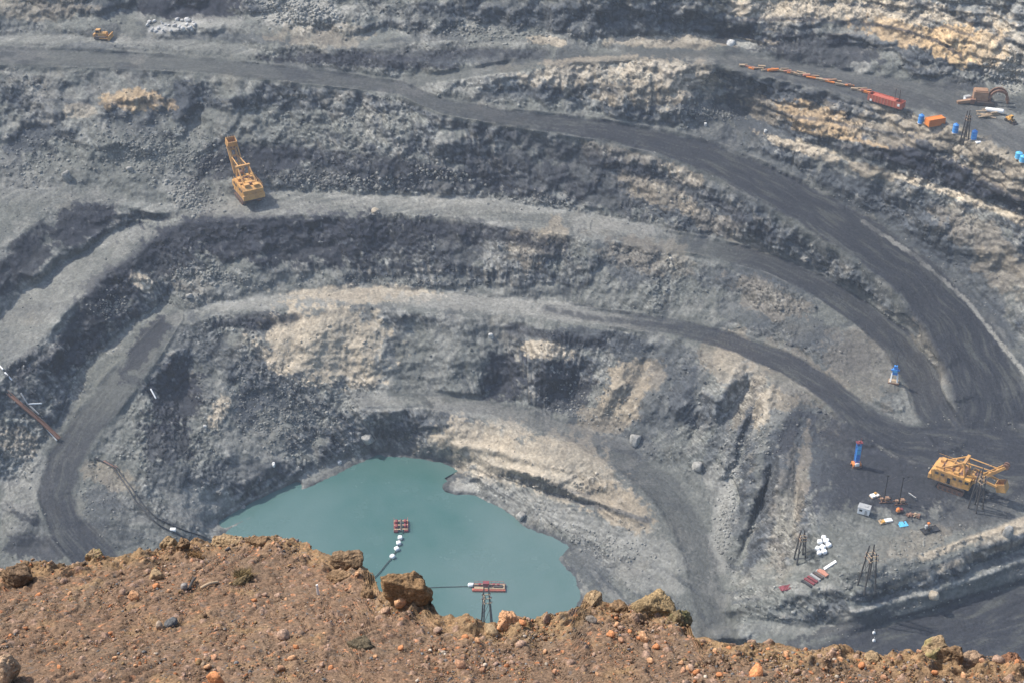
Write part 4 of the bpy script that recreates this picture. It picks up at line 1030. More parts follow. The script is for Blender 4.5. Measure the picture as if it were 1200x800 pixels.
# ---- pole towers carrying the mine's power lines
def tower(loc, h, base, label, rz=0, lean=0):
    t = thing('pole_tower', label, 'power pole', loc, rz, 'four legged timber pole towers'); base *= .78; tp = base * .42
    for sx in (-1, 1):
        for sy in (-1, 1): MB().rod((sx * base/2, sy * base/2, -.6), (sx * tp/2, sy * tp/2, h * (.86 if sy < 0 else 1.0)), .30, .22, 8).build('leg', 'pole', t)
    z = h * .72; k = .62 + .0
    for zz in (h * .70, h * .80):
        w = base + (tp - base) * zz / h
        c = MB()
        for s in (-1, 1): c.beam((-w * .75, s * w * .5, zz), (w * .75, s * w * .5, zz), .2, .24); c.beam((s * w * .5, -w * .75, zz + .22), (s * w * .5, w * .75, zz + .22), .2, .2)
        ca = c.build('crossarm', 'wood', t)
        for s in (-1, 1):
            for q in (-.7, .7): MB().rod((q * w, s * w * .5, zz + .12), (q * w, s * w * .5, zz + .75), .17, .10, 8).build('insulator', 'ceramic', ca)
    b = MB()
    w0, w1 = base * .82, base * .62
    for s in (-1, 1): b.beam((-w0/2, s * w0/2, h * .25), (w1/2, s * w1/2, h * .62), .12, .12); b.beam((s * w0/2, -w0/2, h * .25), (s * w1/2, w1/2, h * .62), .12, .12)
    b.build('brace', 'pole', t)
    return t
tower(ground(1015, 688), 17.5, 5.4, "tallest dark pole tower between stacked beams and the lower dark road", R(20))
tower(ground(937, 655), 12.5, 3.8, "dark pole tower on the slope beside the heap of white bags", R(10))
tower(ground(1143, 596), 17.0, 4.6, "dark pole tower in front of the orange shovel's boom", R(35))
p = ground(571, 742); p.z = max(p.z, -LAKE_H - .5)
tower(p, 19.5, 4.6, "dark pole tower rising from the lake before the long red barge", R(12))
tower(ground(1132, 166), 13.5, 3.0, "dark pole tower between the two upright blue tanks on the upper terrace", R(15))

def mast_skid(loc, label, h, rz):
    t = thing('skid_mast', label, 'mast', loc, rz, 'black masts on skids')
    b = MB()
    for y in (-1.0, 1.0): b.box((0, y, .2), (4.6, .3, .4), bev=.05)
    for x in (-1.5, 0, 1.5): b.box((x, 0, .5), (.25, 2.3, .2))
    b.build('skid', 'rust', t)
    MB().box((.5, 0, 1.1), (1.6, 1.4, 1.0), bev=.05).box((-1.2, .2, .9), (.9, 1.0, .7), bev=.05).build('switch_box', 'brown', t)
    MB().rod((-.4, 0, .5), (-.4, 0, h), .22, .15).box((-.4, 0, h * .97), (.8, .8, .5), bev=.06).build('pole', 'black', t)
    MB().rod((-.4, 0, h * .75), (3.4, 1.5, .2 + h * .80), .07).rod((-.4, 0, h * .6), (-2.2, -.9, .4), .06).build('stay', 'steel', t)
mast_skid(ground(1037, 587), "black mast on a skid nearer to the white cabin", 11.5, R(5))
mast_skid(ground(1055, 589), "black mast on a skid nearer to the orange shovel", 11.5, R(5))

# ---- cabin and small gear on the platform
def cabin(loc):
    t = thing('site_cabin', "white site cabin with a grey roof on the dark platform", 'cabin', loc, R(-25))
    w = MB().box((0, 0, 1.6), (4.0, 2.6, 2.6), bev=.05).build('wall', 'white', t)
    MB().box((0, 0, 2.98), (4.25, 2.85, .16), bev=.04).box((.6, .2, 3.15), (1.2, .9, .18)).build('roof', 'grey', t)
    MB().box((.9, -1.32, 1.35), (.85, .06, 1.9)).build('door', 'grey', t)
    MB().box((-.9, -1.32, 1.9), (1.0, .06, .8)).build('window', 'glass', t)
    MB().box((0, -.9, .16), (4.2, .3, .3)).box((0, .9, .16), (4.2, .3, .3)).build('skid', 'steel', t)
cabin(ground(1012, 601))
def pallet(loc, rz, label, cols, L=3.6):
    t = thing('loaded_pallet', label, 'pallet', loc, rz)
    MB().box((0, 0, .12), (L, 2.0, .2)).box((-L * .4, 0, .02), (.3, 2, .2)).box((L * .4, 0, .02), (.3, 2, .2)).build('base', 'wood', t)
    for i, (c, x, y, sx, sy, sz) in enumerate(cols): MB().box((x, y, .22 + sz/2), (sx, sy, sz), rot=(0, 0, .1 * i), bev=.04).build('load', c, t)
pallet(ground(1025, 581), R(25), "white and yellow pallet of parts between white cabin and black mast", [('white', -.8, 0, 1.7, 1.7, .5), ('yellow', .5, .5, .8, .7, .8), ('white', .9, -.4, 1.0, .9, .35)])
pallet(ground(1038, 611), R(12), "long white and yellow pallet lying beside the blue tarpaulin", [('white', .9, 0, 2.6, 1.6, .5), ('yellow', -1.2, -.1, 1.3, 1.4, .45), ('wood', -1.8, .3, .6, .8, .6)], 4.8)
def sheet_thing(name, label, cat, loc, size, mat, rz, seed, bend=.25):
    bm = bmesh.new(); n = 10
    bmesh.ops.create_grid(bm, x_segments=n, y_segments=n, size=.5)
    co = np.array([v.co[:] for v in bm.verts])
    dz = fbm(co * np.array([3, 3, 1]) + seed, 1.0, 3, .6, seed=seed) * bend
    for v, d in zip(bm.verts, dz): v.co = Vector((v.co.x * size[0], v.co.y * size[1], d + bend * .6))
    g = bmesh.ops.extrude_face_region(bm, geom=bm.faces[:])
    for v in [x for x in g['geom'] if isinstance(x, bmesh.types.BMVert)]: v.co.z -= .06
    bmesh.ops.recalc_face_normals(bm, faces=bm.faces)
    me = bpy.data.meshes.new(name); bm.to_mesh(me); bm.free(); me.materials.append(M[mat])
    o = bpy.data.objects.new(name, me); COL.objects.link(o); o.location = loc; o.rotation_euler = (0, 0, rz)
    return tag(o, label, cat)
sheet_thing('tarpaulin', "crumpled light blue tarpaulin lying flat on the dark platform", 'tarpaulin', ground(1058, 614), (3.2, 2.6), 'sky', .2, 3)
sheet_thing('metal_sheet', "buckled dark red metal sheet lying on the slope near stacked beams", 'scrap', ground(922, 691), (4.4, 2.4), 'maroon', .2, 5, .6)
t = thing('panel_board', "pale grey panel leaning askew beside the black mast near the shovel", 'panel', ground(1069, 584), R(-55))
MB().box((0, 0, 1.0), (3.4, .22, 1.7), rot=(.5, 0, 0), bev=.04).build('panel', 'grey', t)
for x in (-1.2, 1.2): MB().beam((x, .1, 1.5), (x, .95, .0), .15, .15).build('prop', 'wood', t)
def compressor(loc):
    t = thing('compressor', "small compressor with an orange dome and dark frame on the platform", 'compressor', loc, R(20))
    MB().box((.2, 0, .35), (2.6, 1.5, .5), bev=.06).build('frame', 'steel', t)
    MB().rod((-.3, 0, .6), (-.3, 0, 1.5), .75, .7, 14).rod((-.3, 0, 1.5), (-.3, 0, 1.95), .7, .3, 14).build('dome', 'orange', t)
    MB().box((1.0, 0, .9), (.8, 1.1, .7), bev=.05).build('motor', 'maroon', t)
compressor(ground(1053, 600))
def heap(loc):
    t = thing('scrap_heap', "low heap of brown scrap on the platform beside the pump on its skid", 'scrap', loc, 0)
    b, c = MB(), MB(); rg = random.Random(5)
    for k in range(16):
        b.box((rg.uniform(-2.1, 2.1), rg.uniform(-.8, .8), rg.uniform(.1, .7)), (rg.uniform(.5, 1.8), rg.uniform(.3, .9), rg.uniform(.2, .6)), rot=(rg.uniform(-.5, .5), rg.uniform(-.5, .5), rg.uniform(0, 3)), bev=.04)
    b.build('scrap_metal', 'rust', t)
    for k in range(6): c.rod((rg.uniform(-2, 1), rg.uniform(-.8, .8), .5), (rg.uniform(0, 2), rg.uniform(-.8, .8), rg.uniform(.7, 1.1)), .09)
    c.rod((.6, .2, .5), (.6, .2, 1.3), .45, seg=12)
    c.build('scrap_pipe', 'wood', t)
heap(ground(1070, 605))
def pump(loc):
    t = thing('pump_unit', "dark pump with an orange top standing on a flat black skid", 'pump', loc, R(20))
    MB().box((.6, 0, .2), (6.2, 2.6, .25)).box((.6, -1.3, .35), (6.2, .2, .3)).box((.6, 1.3, .35), (6.2, .2, .3)).build('skid', 'black', t)
    MB().box((-.2, 0, 1.1), (1.6, 1.4, 1.5), bev=.1).rod((-.2, -.8, 1.0), (-.2, .8, 1.0), .55, seg=14).build('engine', 'steel', t)
    MB().box((-1.0, .2, 1.9), (.9, .9, 1.4), bev=.12).build('tank', 'grey', t)
    MB().rod((-.3, .2, 1.8), (-.3, .2, 3.1), .16).box((-.3, .2, 3.2), (.8, .8, .5), bev=.1).build('cap', 'orange', t)
    MB().rod((-2.6, -1.2, 0), (-2.6, -1.2, 2.2), .07).rod((.9, .3, .3), (2.0, .3, 1.4), .12).build('post', 'steel', t)
pump(ground(1088, 622))
# white bulk bags, each a sagging sack
def bag_mesh():
    v, f = ICO[3]; p = np.sign(v) * np.abs(v) ** .55
    p = p * np.array([.85, .85, .75]) + v * (fbm(v, .6, 3, .6, seed=44) * .16)[:, None]; p[:, 2] = np.maximum(p[:, 2], -.62) + .62
    me = bpy.data.meshes.new('bulk_bag'); me.from_pydata(p.tolist(), [], f.tolist()); me.materials.append(M['cloth'])
    for q in me.polygons: q.use_smooth = True
    return me
_bag = bag_mesh()
for i, (u, v, s) in enumerate([(961,637,1.0),(968,635,1.1),(958,644,.95),(964,643,1.1),(971,640,1.0),(966,648,1.0),(960,649,.9),(965,631,.9)]):
    o = bpy.data.objects.new('bulk_bag', _bag); COL.objects.link(o); o.location = ground(u, v); o.rotation_euler = (0, 0, i * 1.3); o.scale = (s, s, s * .95)
    tag(o, "white bulk bag in the heap lying beside the pole tower", 'bag', "white bulk bags heaped on the slope")
# stacked beams
def beam_thing(name, a, b, w, h, mat, label, cat='beam', group=None, lift=0):
    pa, pb = ground(*a), ground(*b); d = pb - pa
    m = MB().beam(Vector((0, 0, h/2 + lift)), d + Vector((0, 0, h/2 + lift)), w, h)
    o = m.build(name, mat); o.location = pa
    return tag(o, label, cat, group)
beam_thing('timber_beam', (966,667), (980,658), 1.0, .5, 'white', "long pale beam at the upper end of the row of beams")
beam_thing('steel_slab', (960,668), (971,675), 2.0, .5, 'salmon', "salmon pink slab lying between pale beam and grey rails", 'slab')
for i, (mt, lb) in enumerate([('grey', "grey rail lying next to the salmon pink slab"), ('steel', "dark rail lying between two grey rails"), ('grey', "grey rail lying next to the dark red beams"), ('maroon', "dark red beam nearer to the grey rails"), ('maroon', "dark red beam next to the black one at the row's end"), ('black', "black beam at the lower end of the row of beams")]):
    u = 958 - i * 3.4; v = 671 + i * 2.5
    beam_thing('steel_beam', (u - 1, v - 2), (u + 10, v + 5), .8, .6, mt, lb)
# white posts on the lower road
for (u, v, lb) in ((1024, 742, "white road marker block farther from the rim on the lower dark road"), (1024, 751, "white road marker block nearer the rim on the lower dark road")):
    t = thing('road_marker', lb, 'marker', ground(u, v), .2)
    MB().box((0, 0, .5), (.9, .8, .8), bev=.1, taper=(.8, .8)).build('block', 'white', t); MB().rod((0, 0, 1.0), (0, 0, 1.9), .12).build('post', 'grey', t)

# ---- upper terrace
def tank(loc, label, h=3.6, r=1.15, mat='blue'):
    t = thing('water_tank', label, 'tank', loc, 0, 'blue tanks on the upper terrace')
    MB().rod((0, 0, .3), (0, 0, h), r, seg=20).build('body', mat, t)
    MB().rod((0, 0, h), (0, 0, h + .45), r, r * .45, 20).rod((0, 0, h + .45), (0, 0, h + .7), .3, seg=10).build('lid', mat, t)
    MB().rod((0, 0, 1.2), (0, 0, 1.32), r + .05, seg=20).rod((0, 0, 2.4), (0, 0, 2.52), r + .05, seg=20).build('band', 'sky', t)
    MB().box((0, 0, .15), (2.6, 2.6, .3)).build('base', 'concrete', t)
tank(ground(1119, 156), "upright blue tank between the orange container and the pole tower")
tank(ground(1141, 164), "upright blue tank with a white slab at its foot beside the pole tower")
tank(ground(1079, 145), "upright dark blue tank at the end of the orange container")
for (u, v, lb) in ((1193, 186, "light blue drum standing by the terrace track"), (1198, 190, "light blue drum cut off by the picture's edge")): tank(ground(u, v), lb, 2.4, 1.3, 'sky')
t = thing('concrete_slab', "small white slab lying at the foot of a blue tank", 'slab', ground(1147, 168), .3)
MB().box((0, 0, .3), (2.4, 1.4, .5), bev=.06).build('slab', 'white', t)
def container(loc):
    t = thing('cargo_container', "bright orange container between blue tanks on the terrace edge", 'container', loc, R(20))
    b = MB().box((0, 0, 1.7), (7.6, 3.0, 2.8))
    for k in range(24):
        x = -3.6 + k * .31; b.box((x, -1.52, 1.7), (.15, .1, 2.5)); b.box((x, 1.52, 1.7), (.15, .1, 2.5)); b.box((x, 0, 3.12), (.15, 2.8, .06))
    b.build('body', 'orange', t)
    f = MB()
    for x in (-3.8, 3.8):
        for y in (-1.5, 1.5): f.box((x, y, 1.7), (.22, .22, 3.0))
    for y in (-1.5, 1.5): f.box((0, y, .25), (7.5, .2, .22)); f.box((0, y, 3.15), (7.5, .2, .2))
    f.build('frame', 'orange', t)
    MB().box((3.84, -.72, 1.7), (.1, 1.3, 2.5)).box((3.84, .72, 1.7), (.1, 1.3, 2.5)).build('door', 'salmon', t)
    MB().box((-1.5, 1.9, .5), (2.2, .8, 1.0), bev=.1).build('box_unit', 'blue', t)
container(ground(1095, 147))
def wagon(loc):
    t = thing('hopper_wagon', "long faded red wagon body with ribs on the terrace edge", 'wagon', loc, R(-40))
    b = MB(); L = 15.5
    b.box((0, -1.7, 2.4), (L, .2, 2.8)); b.box((0, 1.7, 2.4), (L, .2, 2.8)); b.box((-L/2, 0, 2.4), (.2, 3.4, 2.8)); b.box((L/2, 0, 2.4), (.2, 3.4, 2.8)); b.box((0, 0, 1.1), (L, 3.4, .2)); b.box((-1, 0, 3.3), (L - 5, 3.2, .3))
    b.build('body', 'red', t)
    r = MB()
    for k in range(11): r.box((-L/2 + .7 + k * 1.41, -1.86, 2.4), (.18, .14, 2.7)); r.box((-L/2 + .7 + k * 1.41, 1.86, 2.4), (.18, .14, 2.7))
    r.build('rib', 'salmon', t)
    MB().box((0, 0, .55), (L, 2.4, .5)).build('frame', 'steel', t)
    for x in (-5.5, 5.5):
        w = MB()
        for dx in (-.9, .9):
            for y in (-1.2, 1.2): w.rod((x + dx, y - .12, .5), (x + dx, y + .12, .5), .5, seg=14)
        w.build('wheel', 'steel', t)
    MB().box((6.5, -1.9, 2.6), (1.0, .3, 1.0)).box((-6.2, -1.9, 1.4), (.9, .3, .8)).build('panel', 'white', t)
    for x in (3.2, 5.2): MB().rod((x, .9, 1.2), (x, .9, 8.2), .16).box((x, .9, 7.4), (.2, 1.6, .16)).build('mast', 'steel', t)
wagon(ground(1038, 124))
def derelict(loc):
    t = thing('derelict_excavator', "rusty half dismantled excavator with a curved frame on the upper terrace", 'excavator', loc, R(-10))
    MB().box((-1.5, .5, 3.4), (6.0, 4.6, 4.2), bev=.1).box((-1.5, .5, 5.7), (5.0, 3.6, .4)).build('house', 'brown', t)
    MB().box((-1.0, .3, .9), (8.0, 5.0, 1.0)).build('undercarriage', 'rust', t)
    for y in (-2.6, 3.2): MB().prism([(-5, .3), (-4.4, 0), (3.6, 0), (4.2, .6), (3.8, 1.5), (-4.4, 1.6), (-5, 1.2)], y - .6, y + .6).build('crawler_track', 'steel', t)
    n = 12
    for y in (-1.2, 1.8):
      a = MB()
      for k in range(n):
        a0, a1 = math.pi * (k / n) * 1.05 - .2, math.pi * ((k + 1) / n) * 1.05 - .2
        a.beam((5.8 + 3.8 * math.cos(a0), y, 2.0 + 4.4 * math.sin(a0)), (5.8 + 3.8 * math.cos(a1), y, 2.0 + 4.4 * math.sin(a1)), .8, .9)
      a.build('curved_frame', 'rust', t)
    MB().beam((-3.5, -2.2, 2.0), (-11.0, -3.6, 1.0), 1.2, 1.2).beam((-3.5, -.8, 2.0), (-11.0, -2.4, .8), .6, .9).build('boom', 'brown', t)
    MB().box((-4.8, -2.6, 1.6), (1.8, 1.6, 2.0), bev=.1).build('winch_gear', 'rust', t)
derelict(ground(1152, 121))
t = thing('steel_drum', "long white cylindrical tank lying beside the derelict rusty excavator", 'tank', ground(1165, 133), R(-18))
MB().rod((-3.4, 0, 1.3), (3.4, 0, 1.3), 1.0, seg=18).rod((-3.8, 0, 1.3), (-3.4, 0, 1.3), .55, 1.0, 18).rod((3.4, 0, 1.3), (3.8, 0, 1.3), 1.0, .55, 18).build('body', 'white', t)
for x in (-2.2, 2.2): MB().box((x, 0, .35), (.5, 1.9, .7)).build('cradle', 'rust', t)
def loader(loc):
    t = thing('wheel_loader', "tiny yellow loader parked beside the timber pile on the terrace", 'loader', loc, R(-60))
    MB().box((-.5, 0, 1.4), (2.6, 1.6, 1.0), bev=.12).build('body', 'yellow', t)
    c = MB().box((.4, 0, 2.4), (1.3, 1.4, 1.3), bev=.1).build('cab', 'yellow', t); MB().box((1.06, 0, 2.5), (.05, 1.1, .8)).build('window', 'glass', c)
    for x in (-1.2, 1.2):
        for y in (-1.0, 1.0): MB().rod((x, y - .25, .7), (x, y + .25, .7), .7, seg=16).build('wheel', 'black', t)
    MB().beam((.9, -.6, 1.3), (2.4, -.6, .7), .2, .3).beam((.9, .6, 1.3), (2.4, .6, .7), .2, .3).build('lift_arm', 'yellow', t)
    MB().prism([(2.3, .2), (3.3, .1), (3.3, .3), (2.6, .4), (2.5, 1.2), (2.3, 1.2)], -1.2, 1.2).build('bucket', 'steel', t)
loader(ground(1183, 143))
t = thing('storage_box', "small white box at the boom end of the derelict excavator", 'box', ground(1133, 117), R(20))
MB().box((0, 0, .9), (2.6, 1.6, 1.6), bev=.06).build('body', 'white', t); MB().box((0, 0, 1.76), (2.75, 1.75, .12)).build('lid', 'grey', t)
rg = random.Random(8)
for k in range(14):
    u, v = 1143 + rg.uniform(0, 19), 131 + rg.uniform(0, 9); a = rg.uniform(-.5, .1)
    beam_thing('plank', (u, v), (u + 13 * math.cos(a), v + 8 * math.sin(a) + 2), .55, .22, 'wood', "weathered plank in the loose timber pile beside the white lying tank", 'plank', "planks of the timber pile", lift=rg.uniform(.05, 1.2))
# rusty beams and planks dumped along the terrace edge
for k in range(40):
    f = k / 39; u = 866 + f * 146; v = np.interp(u, [866, 900, 930, 965, 1010], [78, 82.5, 86, 94, 108]) + rg.uniform(-2.0, 2.5)
    a = rg.uniform(-.2, .55); L = rg.uniform(6, 13)
    beam_thing('scrap_beam', (u, v), (u + L * math.cos(a), v + L * .4 * math.sin(a)), rg.uniform(.4, 1.1), rg.uniform(.4, .9), ['wood', 'wood', 'salmon', 'orange', 'brown', 'wood'][k % 6], "discarded orange or tan beam in the line of scrap along the terrace edge", 'beam', "scrap beams along the terrace edge", lift=rg.uniform(0, .6))
# ---- bulldozer
def dozer(loc):
    t = thing('bulldozer', "yellow bulldozer beside heaped white rock above the top haul road", 'bulldozer', loc, R(-8))
    for y in (-1.9, 1.9):
        o = MB().prism([(-3.0, .5), (-2.5, 0), (2.3, 0), (2.9, .6), (2.5, 1.4), (-2.5, 1.5)], y - .45, y + .45).build('crawler_track', 'steel', t)
    MB().box((.6, 0, 1.9), (3.9, 2.4, 1.6), bev=.12).box((1.7, 0, 2.8), (1.6, 1.6, .4), bev=.1).build('body', 'amber', t)
    c = MB().box((-1.5, 0, 3.1), (2.0, 2.2, 2.0), bev=.12).build('cab', 'amber', t); MB().box((-1.5, -1.12, 3.3), (1.5, .06, 1.0)).box((-.48, 0, 3.3), (.06, 1.7, 1.0)).build('window', 'glass', c)
    MB().prism([(3.6, .2), (4.3, .1), (3.95, 1.1), (4.2, 2.2), (3.8, 2.2)], -2.9, 2.9).build('blade', 'amber', t)
    for y in (-2.4, 2.4): MB().beam((-.4, y, .8), (3.8, y, .8), .3, .4).build('push_arm', 'amber', t)
    MB().box((-3.5, 0, 1.3), (.8, 2.2, 1.2), bev=.1).rod((-3.9, 0, 1.6), (-4.2, 0, .2), .18, .08).build('ripper', 'amber', t)
    MB().rod((1.2, .5, 2.8), (1.2, .5, 4.0), .12).build('exhaust_pipe', 'steel', t)
dozer(ground(120, 45))

# ---- on and beside the lake
def on_lake(u, v): return Vector(survey(u, v, LAKE_H).tolist())
def raft(loc):
    t = thing('pump_raft', "dark red pump raft floating on the lake trailing white floats", 'raft', loc, R(4))
    for x in (-1.9, 1.9): MB().box((x, 0, .35), (1.5, 6.4, .9), bev=.2).build('pontoon', 'maroon', t)
    MB().box((0, -2.4, .95), (5.2, .6, .2)).box((0, 0, .95), (5.2, .6, .2)).box((0, 2.4, .95), (5.2, .6, .2)).build('deck', 'wood', t)
    for x, y in ((-1.6, 1.4), (1.6, 1.4), (-1.6, -1.2), (1.6, -1.2)): MB().rod((x, y - .7, 1.5), (x, y + .7, 1.5), .55, seg=14).box((x, y, 1.15), (.9, 1.6, .25)).build('pump', 'maroon', t)
    MB().rod((0, 2.8, 1.3), (0, -3.6, 1.2), .28).rod((-1.6, 1.4, 1.5), (0, 1.4, 1.3), .18).rod((1.6, 1.4, 1.5), (0, 1.4, 1.3), .18).build('pipe', 'steel', t)
    r = MB()
    for x in (-2.5, 2.5):
        for y in (-3, -1, 1, 3): r.rod((x, y, .8), (x, y, 2.1), .05)
        r.rod((x, -3, 2.1), (x, 3, 2.1), .05)
    r.build('railing', 'red', t)
raft(on_lake(470, 617))
hp = [on_lake(470.5, 626), on_lake(469, 631), on_lake(467.5, 637), on_lake(465, 644), on_lake(460, 653), on_lake(453, 661), on_lake(440, 676), on_lake(420, 690)]
tag(tube('discharge_hose', [p + Vector((0, 0, .35)) for p in hp], .15, 'black'), "black hose running across the water from the pump raft", 'hose')
for i, (u, v) in enumerate(((469, 631), (467.3, 637.3), (465, 644), (460, 653))):
    o = MB().box((0, 0, .35), (1.7, 1.7, 1.3), bev=.45).build('float', 'white', None, True); o.location = on_lake(u, v) + Vector((0, 0, .25)); o.rotation_euler = (0, 0, .3 * i)
    tag(o, ["white float on the hose next to the pump raft", "second white float from the pump raft on the hose", "third white float from the pump raft on the hose", "white float farthest from the pump raft on the hose"][i], 'float', 'white floats under the hose')
def barge(loc):
    t = thing('barge', "long narrow red barge with pipes floating behind the pole tower", 'barge', loc, R(-1))
    for y in (-1.3, 1.3): MB().box((0, y, .35), (11.6, 1.1, .9), bev=.2).build('pontoon', 'red' if y < 0 else 'maroon', t)
    MB().box((.2, 0, .92), (10.6, 2.6, .18)).build('deck', 'wood', t)
    MB().box((-1.0, .3, 1.8), (2.2, 1.6, 1.6), bev=.08).build('pump_house', 'maroon', t)
    MB().rod((-5.6, .2, 1.3), (4.8, .2, 1.3), .28).rod((1.6, -.4, 1.2), (4.6, -.4, 1.2), .4).build('pipe', 'steel', t)
    for x in (1.6, 3.2, -3.2): MB().box((x, .4, 1.4), (.9, .9, .8), bev=.08).build('motor', 'maroon', t)
    r = MB()
    for k in range(8): r.rod((-5 + k * 1.45, 1.5, .9), (-5 + k * 1.45, 1.5, 2.0), .05)
    r.rod((-5, 1.5, 2.0), (5.1, 1.5, 2.0), .05); r.build('railing', 'red', t)
barge(on_lake(573, 689))
o = MB().box((0, 0, .3), (2.2, 1.4, 1.3), bev=.5).build('float', 'white', None, True); o.location = on_lake(552, 686.5) + Vector((0, 0, .3))
tag(o, "single white float moored at the end of the red barge", 'float')
tag(tube('water_pipe', [on_lake(549, 687) + Vector((0, 0, .2)), on_lake(530, 687.5) + Vector((0, 0, .2)), on_lake(512, 688) + Vector((0, 0, .2)), on_lake(485, 690) + Vector((0, 0, .3)), on_lake(450, 696) + Vector((0, 0, .3))], .10, 'black'), "thin dark pipe lying on the water from the red barge", 'pipe')

# ---- pipelines on the western slope
def run(pts, lift=.45): return [ground(u, v) + Vector((0, 0, lift)) for u, v in pts]
tag(tube('pipeline', run([(112,537),(122,542),(133,550),(142,562),(151,576),(160,590),(170,601),(181,611),(193,619),(208,626),(226,636),(245,650)]), .26, 'black'), "black pipeline of the pair reaching lower down the grey slope", 'pipe', 'black pipelines down the slope')
tag(tube('pipeline', run([(122,540),(134,547),(144,559),(154,574),(163,588),(173,599),(185,608),(200,615),(218,623),(236,630),(262,640)]), .26, 'black'), "black pipeline of the pair bending away towards the lake shore", 'pipe', 'black pipelines down the slope')
beam_thing('pipe_cradle', (122,541), (137,549), .9, .8, 'rust', "rusty cradle under the head of the black pipelines", 'cradle')
o = MB().box((0, 0, .6), (2.0, 1.4, 1.2), bev=.15).build('concrete_block', 'white'); o.location = ground(203, 622); tag(o, "white block lying on the black pipelines", 'block')
t = thing('conveyor_trough', "long rusty brown conveyor trough running down the western slope", 'conveyor', ground(-14, 443), 0)
pa = ground(-14, 443); pts_ = [ground(-14, 443), ground(25, 478), ground(50, 500), ground(70, 517)]
for a, b in zip(pts_[:-1], pts_[1:]):
    A, B_ = a - pa + Vector((0, 0, 1.2)), b - pa + Vector((0, 0, 1.2)); MB().beam(A, B_, 1.2, .4).beam(A + Vector((.45, .4, .3)), B_ + Vector((.45, .4, .3)), .2, .5).beam(A + Vector((-.45, -.4, .3)), B_ + Vector((-.45, -.4, .3)), .2, .5).build('trough', 'rust', t)
    for f in (.1, .5, .9):
        q = A + (B_ - A) * f; MB().rod(q, q - Vector((0, 0, 2.2)), .16).build('leg', 'steel', t)
for a, b, lb in [((-6,424),(4,434),"white pipe piece entering at the picture's edge above the conveyor trough"), ((6,437),(14,447),"white pipe piece just uphill of the conveyor trough's dark bend"), ((24,462),(33,476),"pale grey pipe piece beside the conveyor trough"),
                 ((33,475),(48,475),"white pipe piece lying level beside the conveyor trough"), ((35,477),(45,487),"grey pipe piece running along the conveyor trough"), ((52,499),(66,514),"white pipe piece at the foot of the conveyor trough, uphill of its twin"), ((54,503),(67,517),"white pipe piece at the foot of the conveyor trough, downhill of its twin"), ((176,457),(181,469),"short white pipe lying on the dark coal hollow")]:
    tag(tube('pipe_piece', [ground(*a) + Vector((0, 0, .5)), (ground(*a) + ground(*b)) / 2 + Vector((0, 0, .55)), ground(*b) + Vector((0, 0, .5))],   .30, 'grey' if 'grey' in lb else 'white'), lb, 'pipe', 'pipe pieces on the western slope')
# ---- boulders one can point to in the pit
G0 = (.27, .26, .235); G1 = (.20, .195, .18)
for i, (u, v, wpx, hpx, c, lb) in enumerate([
    (78,205,13,11,G1,"round grey boulder at the foot of the rubble slope, west of the shovel"), (152,197,8,6,G0,"small pale boulder on the rubble slope uphill of the round grey boulder"),
    (222,347,10,5,G0,"pale slab boulder on the inner edge of the lower bench"), (440,247,12,5,(.34,.29,.22),"tan slab boulder on the pale middle bench's edge"),
    (432,512,20,10,G0,"grey slab boulder on the dark slope above the lake's far end"), (745,513,18,10,G0,"large pale boulder at the foot of the tan ridge"),
    (610,604,14,9,G0,"pale boulder on the lake shore below the tan hill"), (1178,622,13,15,G0,"big pale boulder on the berm near the platform's outer edge"),
    (575,393,7,6,(.42,.41,.38),"white boulder on the grey scree under the lower bench"), (1093,695,15,8,(.34,.29,.22),"tan boulder pile block on the berm over the dark road"),
    (320,543,6,5,(.55,.55,.52),"white block lying on the slope above the sand spit"), (398,541,6,4,(.55,.55,.52),"white block lying at the lake's edge by the sand spit"),
    (285,594,7,5,G0,"grey boulder standing in the shallow inlet"), (818,545,14,9,G0,"grey boulder beside the pale scree under the platform slope"),
    (240,500,5,4,(.42,.41,.38),"pale block on the dark slope beside the tan outcrop"), (897,154,4,4,(.5,.5,.48),"white block on the dark slope under the terrace scrap line"), (827,145,4,4,(.5,.5,.48),"white block on the slope just above the top road's bend"), 
    (857,50,12,7,(.50,.49,.46),"white rock heap block beside the dark hollow on the terrace")]):
    pp = ground(u, v + hpx * .35); k = pp.length / FPX
    stone_thing('boulder', pp, (wpx * k, wpx * k * .8, hpx * k * 1.1), c, lb, 'boulder', 300 + i, 3, mat=MAT_PIT, sink=.34)
# ---- sticks on the rim
def stake(u, v, hpx, label, mat='white'):
    p = on_rim(u, v); k = RIM_PX
    o = MB().box((0, 0, hpx * k * .55), (3.2 * k, 2.2 * k, hpx * k * 1.25), bev=.003, taper=(.8, .8)).build('stake', mat); o.location = p; o.rotation_euler = (.05, -.06, .3); tag(o, label, 'stake')
stake(373, 694, 15, "white wooden stake standing upright in the gravel")
def stick(u0, v0, u1, v1, wpx, mat, label):
    a, b = on_rim(u0, v0), on_rim(u1, v1); k = RIM_PX
    o = tube('stick', [Vector((0, 0, wpx * k * .5)), (b - a) * .5 + Vector((0, 0, wpx * k * 1.1)), (b - a) + Vector((0, 0, wpx * k * .6))], wpx * k * .5, mat); o.location = a; tag(o, label, 'stick')
stick(236, 691, 256, 685, 4, 'wood', "pale broken stick lying on the brown gravel")
stick(222, 694, 229, 681, 3.4, 'pole', "dark stick lying beside the grey cube shaped stone")
